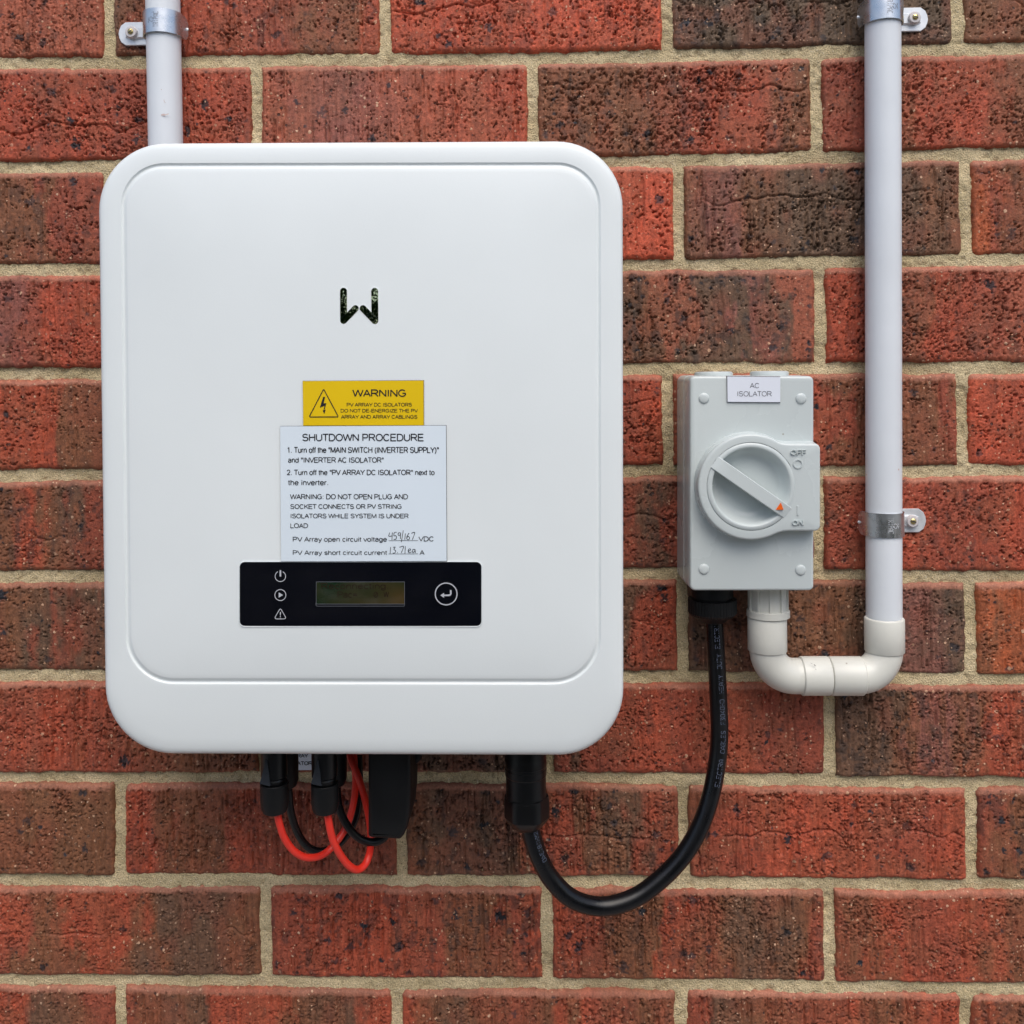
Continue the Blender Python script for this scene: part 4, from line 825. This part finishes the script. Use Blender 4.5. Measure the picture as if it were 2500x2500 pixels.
# ------------------------------------------------------------------ saddles
def saddle(label, pxc, py_tab, sgn, xend, xflare, txt_dir, tilt=0.0):
    """sgn=+1: screw tab on the right"""
    ct = U(pxc, py_tab, .003); cp_ = U(pxc, py_tab, DP); xc = cp_.x; 
    # the pipe axis at this height
    zt_ = U(xend, py_tab, .003).z; hw = .0098
    t_ = thing('pipe_saddle', (xc, 0, zt_-hw), label, 'pipe saddle', 'metal conduit saddles')
    xe = U(xend, py_tab, .003).x
    q = [(xc-sgn*.009, zt_-hw), (xe-sgn*.006, zt_-hw), (xe-sgn*.0022, zt_-hw*.72), (xe-sgn*.0006, zt_-hw*.35), (xe, zt_), (xe-sgn*.0006, zt_+hw*.35), (xe-sgn*.0022, zt_+hw*.72), (xe-sgn*.006, zt_+hw), (xc-sgn*.009, zt_+hw)]
    b_ = MB(); b_.rings([[(x, -.0002, z) for x, z in q], [(x, -.0019, z) for x, z in q], [(x, -.0024, z) for x, z in inset(q, .0004)]], cap0=True)
    # raised stiffening boss
    xs_ = xe-sgn*.0125
    q2 = [(xc+sgn*.013, zt_-.0042), (xs_+sgn*.003, zt_-.0042), (xs_+sgn*.0055, zt_-.0030), (xs_+sgn*.0055, zt_+.0030), (xs_+sgn*.003, zt_+.0042), (xc+sgn*.013, zt_+.0042)]
    b_.rings([[(x, -.0020, z) for x, z in inset(q2, -.0008)], [(x, -.0040, z) for x, z in q2], [(x, -.0044, z) for x, z in inset(q2, .0005)]], cap0=True)
    b_.build('base_plate', m_zinctab, t_, sharp=35)
    lathe_mb((xs_, 0, zt_), [(-.003, .0050), (-.0062, .0050), (-.0072, .0044), (-.0074, .0020)], 30, 'y').build('wall_plug', m_nylon, t_, sharp=40)
    s_ = lathe_mb((xs_, 0, zt_), [(-.006, .0024), (-.0078, .0024), (-.0083, .0018), (-.0084, .0004)], 20, 'y')
    a = rad(35 if sgn < 0 else -20); ca, sa = math.cos(a), math.sin(a)
    scr = s_.build('screw', m_brass, t_, sharp=40)
    s2 = MB(); w_, l__ = .00035, .0022
    s2.rings([[(xs_+x*ca-z*sa, -d_, zt_+x*sa+z*ca) for x, z in ((-l__, -w_), (l__, -w_), (l__, w_), (-l__, w_))] for d_ in (.0080, .00850)], cap0=True)
    s2.build('slot', m_edge, scr, smooth=False)
    # band: profile across the pipe, extruded along z
    Rb = 41.8*mpp(DP)+.0020; prof = []
    for k in range(-2, 25):
        a = math.pi*k/24; x = -sgn*-math.cos(a)*Rb; prof.append((xc+x, DP+Rb*math.sin(a)))
    # prof starts at the tab side (x=+sgn*Rb) and ends opposite; flare at the far side
    xf = U(xflare, py_tab, .012).x
    prof = [(xc+sgn*Rb*1.0, .004)]+prof[2:]+[(xc-sgn*(Rb+.0004), DP-.004), (xc-sgn*(Rb*.5+abs(xf-xc)*.5), DP-.0065), (xf, DP-.0085)]
    th = .0011; inn = []
    n_ = len(prof)
    for i in range(n_):
        p0, p1 = prof[max(i-1, 0)], prof[min(i+1, n_-1)]; dx, dy = p1[0]-p0[0], p1[1]-p0[1]; L_ = math.hypot(dx, dy); nx_, ny_ = -dy/L_, dx/L_
        if nx_*(prof[i][0]-xc)+ny_*(prof[i][1]-.004) > 0: nx_, ny_ = -nx_, -ny_
        inn.append((prof[i][0]+nx_*th, prof[i][1]+ny_*th))
    hb = .0096; rr = []
    for j in range(n_):
        k = 1.0
        if j == n_-1: k = .55
        elif j == n_-2: k = .92
        (x, d_), (xi, di) = prof[j], inn[j]; e = .0003
        rr.append([(xi, -di, zt_-hb*k), (x, -d_, zt_-hb*k+0), (x, -d_, zt_+hb*k), (xi, -di, zt_+hb*k)])
    bnd = MB().rings(rr, cap0=True, cap1=True).build('band', m_zinc, t_, sharp=50)
    # rivet dimple on the flare
    (xa, da), (xb_, db) = prof[-2], prof[-1]
    mx_, md = xa*.55+xb_*.45, da*.55+db*.45
    lathe_mb((mx_, 0, zt_), [(-md+.0003, .0013), (-md-.0005, .0011), (-md-.0008, .0004)], 14, 'y').build('dimple', m_zinctab, bnd)
    # stamped letters on the band
    tm = MB()
    def put(xo, u, v):      # xo offset from axis of baseline; u along z
        pass
    def pl_(x0_, z0_, dr):
        def f_(u, v):
            x = x0_+(-v if dr > 0 else v); z = z0_+(u if dr > 0 else -u)
            dxx = max(-Rb*.98, min(Rb*.98, x-xc)); return (x, -(DP+math.sqrt(Rb*Rb-dxx*dxx)+.00012), z)
        return f_
    if txt_dir > 0:
        stroke_text('TRIPAC', pl_(xc+.0020, zt_-.0062, 1), .0042, .0015, .0007, .00042, tm); stroke_text('25', pl_(xc-.0030, zt_-.0022, 1), .0036, .0017, .0009, .00040, tm)
    else:
        stroke_text('TRIPAC', pl_(xc-.0018, zt_+.0066, -1), .0042, .0015, .0007, .00042, tm); stroke_text('25', pl_(xc+.0032, zt_+.0022, -1), .0036, .0017, .0009, .00040, tm)
    tm.build('stamped_letters', m_zincprint if txt_dir > 0 or py_tab < 500 else m_zinctab, bnd, smooth=False)
    return t_
saddle('zinc saddle clipping the left conduit, screwed on its left side', 399, 82, -1, 288, 455.5, 1)
saddle('zinc saddle at the top of the right conduit, cut by the photo edge', 2154.5, 45.5, 1, 2267, 2097, -1)
saddle('zinc saddle on the right conduit level with the rotary knob', 2156.5, 1271, 1, 2262, 2099, -1)

# ------------------------------------------------------------------ black AC cable and its glands
DG = 0.030
gc = U(1739, 1480, DG); gz = lambda y: U(1739, y, DG).z; k1 = mpp(DG)
gl = thing('cable_gland', (gc.x, -DG, gz(1517)), 'black ribbed cable gland under the left of the isolator switch', 'cable gland')
lathe_mb((gc.x, -DG, 0), [(zbot+.001, 50*k1), (gz(1456), 50*k1), (gz(1457), 45*k1), (gz(1462), 45*k1)], 48, 'z').build('gland_body', m_blackm, gl, sharp=40)
lathe_mb((gc.x, -DG, 0), [(gz(1460), 52*k1), (gz(1461), 57.5*k1), (gz(1494), 57.5*k1), (gz(1500), 53*k1), (gz(1511), 36*k1), (gz(1517), 30*k1), (gz(1517), 22*k1)], 96, 'z', jag=.018).build('ribbed_nut', m_blackm, gl, sharp=20)
cable_px = [(1742,1490,.030),(1745,1530,.030),(1748,1600,.031),(1754,1700,.034),(1757,1790,.038),(1751.5,1862,.042),(1736,1940,.047),(1711,2017,.052),(1675,2075,.056),(1627,2124,.060),(1560,2174,.064),(1474.6,2197,.068),(1405,2176,.072),(1352,2128,.074),(1318,2069,.076),(1297,2015,.076),(1290,1975,.076)]
# bottom centre-line corrections come from measured edges
cable_px = [(1742,1490,.030),(1744.5,1530,.030),(1748.5,1600,.031),(1753.5,1700,.034),(1756.5,1790,.038),(1751,1862,.042),(1736,1940,.047),(1711,2014,.052),(1674,2080,.056),(1622,2138,.060),(1553,2190,.064),(1474,2213,.068),(1400,2196,.072),(1346,2146,.074),(1313,2085,.076),(1295,2025,.076),(1289,1985,.076)]
cpath = spline([U(*p) for p in cable_px], 10)
cab = thing('power_cable', U(1474, 2242, .068), 'thick black cable looping from under the inverter up to the isolator switch', 'cable')
tube_mb(cpath, .0070, 32).build('sheath', m_rubber, cab)
# print along the cable
cum = [0.0]
for i in range(1, len(cpath)): cum.append(cum[-1]+(cpath[i]-cpath[i-1]).length)
def on_cable(s, phi, r=.00712):
    s = max(0, min(cum[-1]-1e-6, s)); i = max(0, min(len(cum)-2, int(np.searchsorted(cum, s))-1)); f = (s-cum[i])/(cum[i+1]-cum[i])
    p = cpath[i].lerp(cpath[i+1], f); t = (cpath[min(i+2, len(cpath)-1)]-cpath[max(i-1, 0)]).normalized()
    fr_ = Vector((0, -1, 0)); fr_ = (fr_-t*fr_.dot(t)).normalized(); sd_ = Vector((1, 0, 0)); sd_ = (sd_-t*sd_.dot(t)-fr_*sd_.dot(fr_)).normalized()
    return p+r*(math.cos(phi)*fr_+math.sin(phi)*sd_)
def s_at(py):      # arc length of the right hand run where its pixel y is py
    zz = [(U(1740, py, .036).z-p.z) for p in cpath[:100]]
    for i in range(len(zz)-1):
        if zz[i] <= 0 <= zz[i+1]: return cum[i]+(cum[i+1]-cum[i])*(-zz[i])/(zz[i+1]-zz[i])
    return 0
tm = MB()
for wd, yb, yt, ph in (('ELECTRA', 1904, 1844, .18), ('CABLES', 1829, 1779, .25), ('F3040HD', 1764, 1706, .25), ('HEAVY', 1690.5, 1648, .22), ('DUTY', 1632, 1598, .15), ('ELECTRI', 1583.5, 1526, .05)):
    sb, st_ = s_at(yb), s_at(yt); L_ = sb-st_; n_ = len(wd); w_ = L_/(n_+(n_-1)*.42); g_ = w_*.42; hh = .0036
    stroke_text(wd, lambda u, v, sb=sb, ph=ph: on_cable(sb-u, ph-(v-hh/2)/.007), hh, w_, g_, .00030, tm)
tm.build('sheath_print', m_wire, cab, smooth=False); tm = MB()
def s_at2(py):
    for i in range(len(cpath)-1, 60, -1):
        if cpath[i].z <= U(1300, py, .076).z: return cum[i]
    return 0
sa_, sb_ = s_at2(2022), s_at2(2096); n_ = 9; L_ = sa_-sb_; w_ = L_/(n_+(n_-1)*.3)
stroke_text('SMH181340', lambda u, v: on_cable(sa_-u, .62-(v-.0017)/.007), .0034, w_, w_*.3, .00030, tm)
tm.build('sheath_print', m_wire, cab, smooth=False)

DC = 0.076; k2 = mpp(DC); ac = U(1284, 1900, DC); az = lambda y: U(1284, y, DC).z
acn = thing('power_connector', (ac.x, -DC, az(2022)), 'thick black round connector with hexagonal nut under the right of the inverter', 'connector')
lathe_mb((ac.x, -DC, 0), [(az(1810), 50*k2), (az(1848), 50*k2), (az(1850), 51*k2), (az(1866), 51*k2), (az(1867), 50*k2), (az(1873), 50*k2), (az(1874), 51*k2), (az(1889), 51*k2), (az(1892), 49*k2), (az(1938), 49*k2), (az(1946), 51*k2), (az(1950), 47*k2)], 48, 'z').build('plug_body', m_black, acn, sharp=30)
lathe_mb((ac.x+.0004, -DC, 0), [(az(1939), 46*k2), (az(1942), 53*k2), (az(1950), 55*k2), (az(1992), 55*k2), (az(2003), 49*k2), (az(2016), 38*k2), (az(2021), 30*k2), (az(2022), 22*k2)], 72, 'z', facets=6).build('hex_nut', m_black, acn, sharp=25)

# ------------------------------------------------------------------ solar connectors and cables
def connector(name, label, cx, w, y_cap, y_end, d, cap=True, word=True, grp='black plug connectors under the inverter'):
    c = U(cx, y_end, d); k_ = mpp(d); z_ = lambda y: U(cx, y, d).z
    t_ = thing(name, (c.x, -d, z_(y_end)), label, 'connector', grp)
    if cap:
        lathe_mb((c.x-.0002, -d, 0), [(z_(1800), w*.92*k_), (z_(1893), w*.92*k_), (z_(1897), w*.80*k_), (z_(1901), w*.84*k_), (z_(1904), w*.80*k_), (z_(1912), w*.80*k_)], 36, 'z').build('plug_body', m_black, t_, sharp=35)
        lathe_mb((c.x, -d, 0), [(z_(y_cap+3), w*.84*k_), (z_(y_cap), w*.94*k_), (z_(y_cap+2), w*1.0*k_), (z_(y_end-28), w*1.0*k_), (z_(y_end-26), w*.985*k_), (z_(y_end-14), w*.95*k_), (z_(y_end-4), w*.84*k_), (z_(y_end), w*.62*k_), (z_(y_end), w*.3*k_)], 36, 'z').build('end_cap', m_blackm, t_, sharp=35)
        # latch arms
        l_ = MB(); xo = c.x-w*.30*k_
        l_.rings([[(xo-7*k_, -(d+w*.86*k_), z_(1864)), (xo+5*k_, -(d+w*.86*k_), z_(1864)), (xo+5*k_, -(d+w*.95*k_), z_(1864)), (xo-7*k_, -(d+w*.95*k_), z_(1864))],
                  [(xo-16*k_, -(d+w*.78*k_), z_(1899)), (xo+10*k_, -(d+w*.86*k_), z_(1904)), (xo+10*k_, -(d+w*1.12*k_), z_(1904)), (xo-16*k_, -(d+w*1.04*k_), z_(1899))]], cap0=True)
        l_.rings([[(xo-2*k_, -(d+w*.86*k_), z_(1842)), (xo+2*k_, -(d+w*.86*k_), z_(1842)), (xo+2*k_, -(d+w*.96*k_), z_(1842)), (xo-2*k_, -(d+w*.96*k_), z_(1842))],
                  [(xo-6*k_, -(d+w*.80*k_), z_(1873)), (xo+7*k_, -(d+w*.80*k_), z_(1873)), (xo+7*k_, -(d+w*1.06*k_), z_(1873)), (xo-6*k_, -(d+w*1.06*k_), z_(1873))]], cap0=True)
        l_.build('latch', M('latch_gloss', (.03,.034,.042), .16), t_, sharp=25)
    else:
        lathe_mb((c.x, -d, 0), [(z_(1800), w*k_), (z_(y_end-22), w*k_), (z_(y_end-8), w*.86*k_), (z_(y_end), w*.5*k_)], 32, 'z').build('plug_body', m_blackm, t_, sharp=35)
    return t_
connector('plug_connector', 'front black plug connector furthest left, with the first red cable', 671, 34.5, 1910, 1984, .100)
connector('plug_connector', 'front black plug connector beside the wall label, with the second red cable', 794, 34.0, 1911, 1984, .100)
connector('plug_connector', 'rear black plug connector left of the wall label, with a black cable', 698, 31, 0, 1925, .070, cap=False)
connector('plug_connector', 'rear black plug connector right of the wall label, with a black cable', 816, 31, 0, 1921, .070, cap=False)
Z6 = lambda x, y: (620+x*.22774, 1800+y*.22774)
def wire(name, label, pts, r, mat, grp, cat='cable'):
    P_ = spline([U(*Z6(x, y), d) for x, y, d in pts], 8); low = min(P_, key=lambda p: p.z)
    t_ = thing(name, low-Vector((0, 0, r)), label, cat, grp); tube_mb(P_, r, 20).build('sheath', mat, t_); return t_
wire('solar_cable', 'red cable looping from the furthest left plug connector', [(248,740,.100),(252,810,.100),(275,930,.099),(325,1075,.096),(410,1200,.092),(510,1272,.087),(610,1291,.082),(715,1270,.076),(810,1205,.070),(900,1100,.065),(990,960,.060),(1045,800,.056),(1080,620,.052),(1090,450,.050),(1078,300,.050),(1062,100,.050)], .0027, m_red, 'red cables under the inverter')
wire('solar_cable', 'red cable hanging lowest, from the second front plug connector', [(782,740,.100),(790,820,.100),(806,930,.100),(842,1085,.098),(905,1225,.094),(985,1340,.089),(1060,1405,.084),(1125,1415,.079),(1190,1365,.074),(1232,1270,.069),(1252,1150,.062),(1250,1000,.057),(1225,820,.053),(1185,640,.051),(1120,430,.053),(1055,270,.054),(1010,120,.054)], .0028, m_red, 'red cables under the inverter')
wire('solar_cable', 'thin black cable looping from the left rear plug connector, behind the red loops', [(362,480,.070),(375,600,.070),(388,760,.069),(420,900,.067),(480,1050,.064),(555,1155,.061),(640,1212,.058),(740,1222,.055),(850,1185,.052),(950,1105,.049),(1040,980,.047),(1098,830,.045),(1125,660,.043),(1130,480,.042),(1125,200,.042)], .0030, m_rubber, 'thin black cables under the inverter')
wire('solar_cable', 'thin black cable curving from the right rear plug connector behind the black module', [(885,480,.070),(895,620,.070),(915,750,.070),(962,880,.070),(1040,1000,.069),(1130,1082,.067),(1230,1122,.064),(1320,1118,.061),(1400,1070,.058),(1450,980,.056)], .0031, m_rubber, 'thin black cables under the inverter')
# communication module
mod = thing('communication_module', U(945, 2050, .08), 'flat black plastic module hanging under the middle of the inverter', 'module')
o = [Z6(x, y) for x, y in ((1219, -60), (1683, -60), (1683, 560), (1678, 720), (1664, 880), (1640, 980), (1606, 1060), (1575, 1098), (1550, 1108), (1260, 1090), (1232, 1082), (1219, 1060))]
slab_mb(o, .052, .092, .004, 4).build('module_body', m_blackm, mod, sharp=50)
ln = MB()
for a in ([(1652,585),(1660,600),(1650,620),(1656,640),(1648,665)], [(1605,870),(1612,890),(1598,905),(1610,925),(1600,940),(1608,960)]):
    ribbon_mb([Z6(*p) for p in a], 1.0, lambda x, y: U(x, y, .0885), ln)
ln.build('scuff_marks', m_wire, mod, smooth=False)
ft = MB(); slab_mb([(1000, 1800), (1029, 1800), (1028, 1855), (1020, 1865), (1004, 1866), (1000, 1866)], .03, .065, .002, 2, ft); ft.build('mounting_foot', m_blackm, inv)
# label on the wall behind the connectors
lbw = thing('wall_label', U(700, 1880, .003), 'white array isolator label on the bricks, half hidden behind the black plug connectors', 'label')
pl = drape_plate(0, 0, 0, 0, lambda x, y: .0015, .0015, quad=[(650, 1790), (762.5, 1790), (762.5, 1880), (650, 1880.5)], nx=2, ny=2).build('plate', [m_label2, m_edge], lbw, sharp=30)
t = MB(); text_mb('PV ARRAY', 687, 751.5, 1840, 1850, .00315, t, .16); text_mb('DC ISOLATOR', 672, 762, 1858.5, 1868.5, .00315, t, .16); t.build('lettering', m_ink, pl, smooth=False)
# hedge across the path, seen only as reflections in the emblem and display
hb = MB(); rnd = random.Random(4); leaf_v = []; leaf_f = []
for i in range(34000):
    x = rnd.uniform(-3.2, 3.2); z = rnd.random()**.9*2.45+0.15*math.sin(x*3); y = -3.0-rnd.random()*.7+.12*math.sin(x*5+z*4); s = rnd.uniform(.03, .065)
    d = Vector((rnd.gauss(0, 1), rnd.gauss(0, 1), rnd.gauss(0, 1))).normalized(); e = d.orthogonal().normalized(); c = Vector((x, y, z)); o = len(leaf_v)
    leaf_v += [c-d*s, c+e*s*.45, c+d*s, c-e*s*.45]; leaf_f.append((o, o+1, o+2, o+3))
hb.add(leaf_v, leaf_f)
hd_ = hb.build('hedge', M('hedge_leaves', (.05,.11,.018), .45, var=.5, vscale=9), None, smooth=False)
tag(hd_, kind='stuff', label='dense green hedge facing the brick wall', cat='hedge')

gr = MB(); gr.add([(-6, .10, zb+.002), (6, .10, zb+.002), (6, -6, zb+.002), (-6, -6, zb+.002)], [(0, 1, 2, 3)])
g_ = gr.build('ground', M('concrete_path', (.36,.35,.33), .9, var=.2, vscale=6, bump=.001, bscale=80), None, smooth=False); tag(g_, kind='structure')
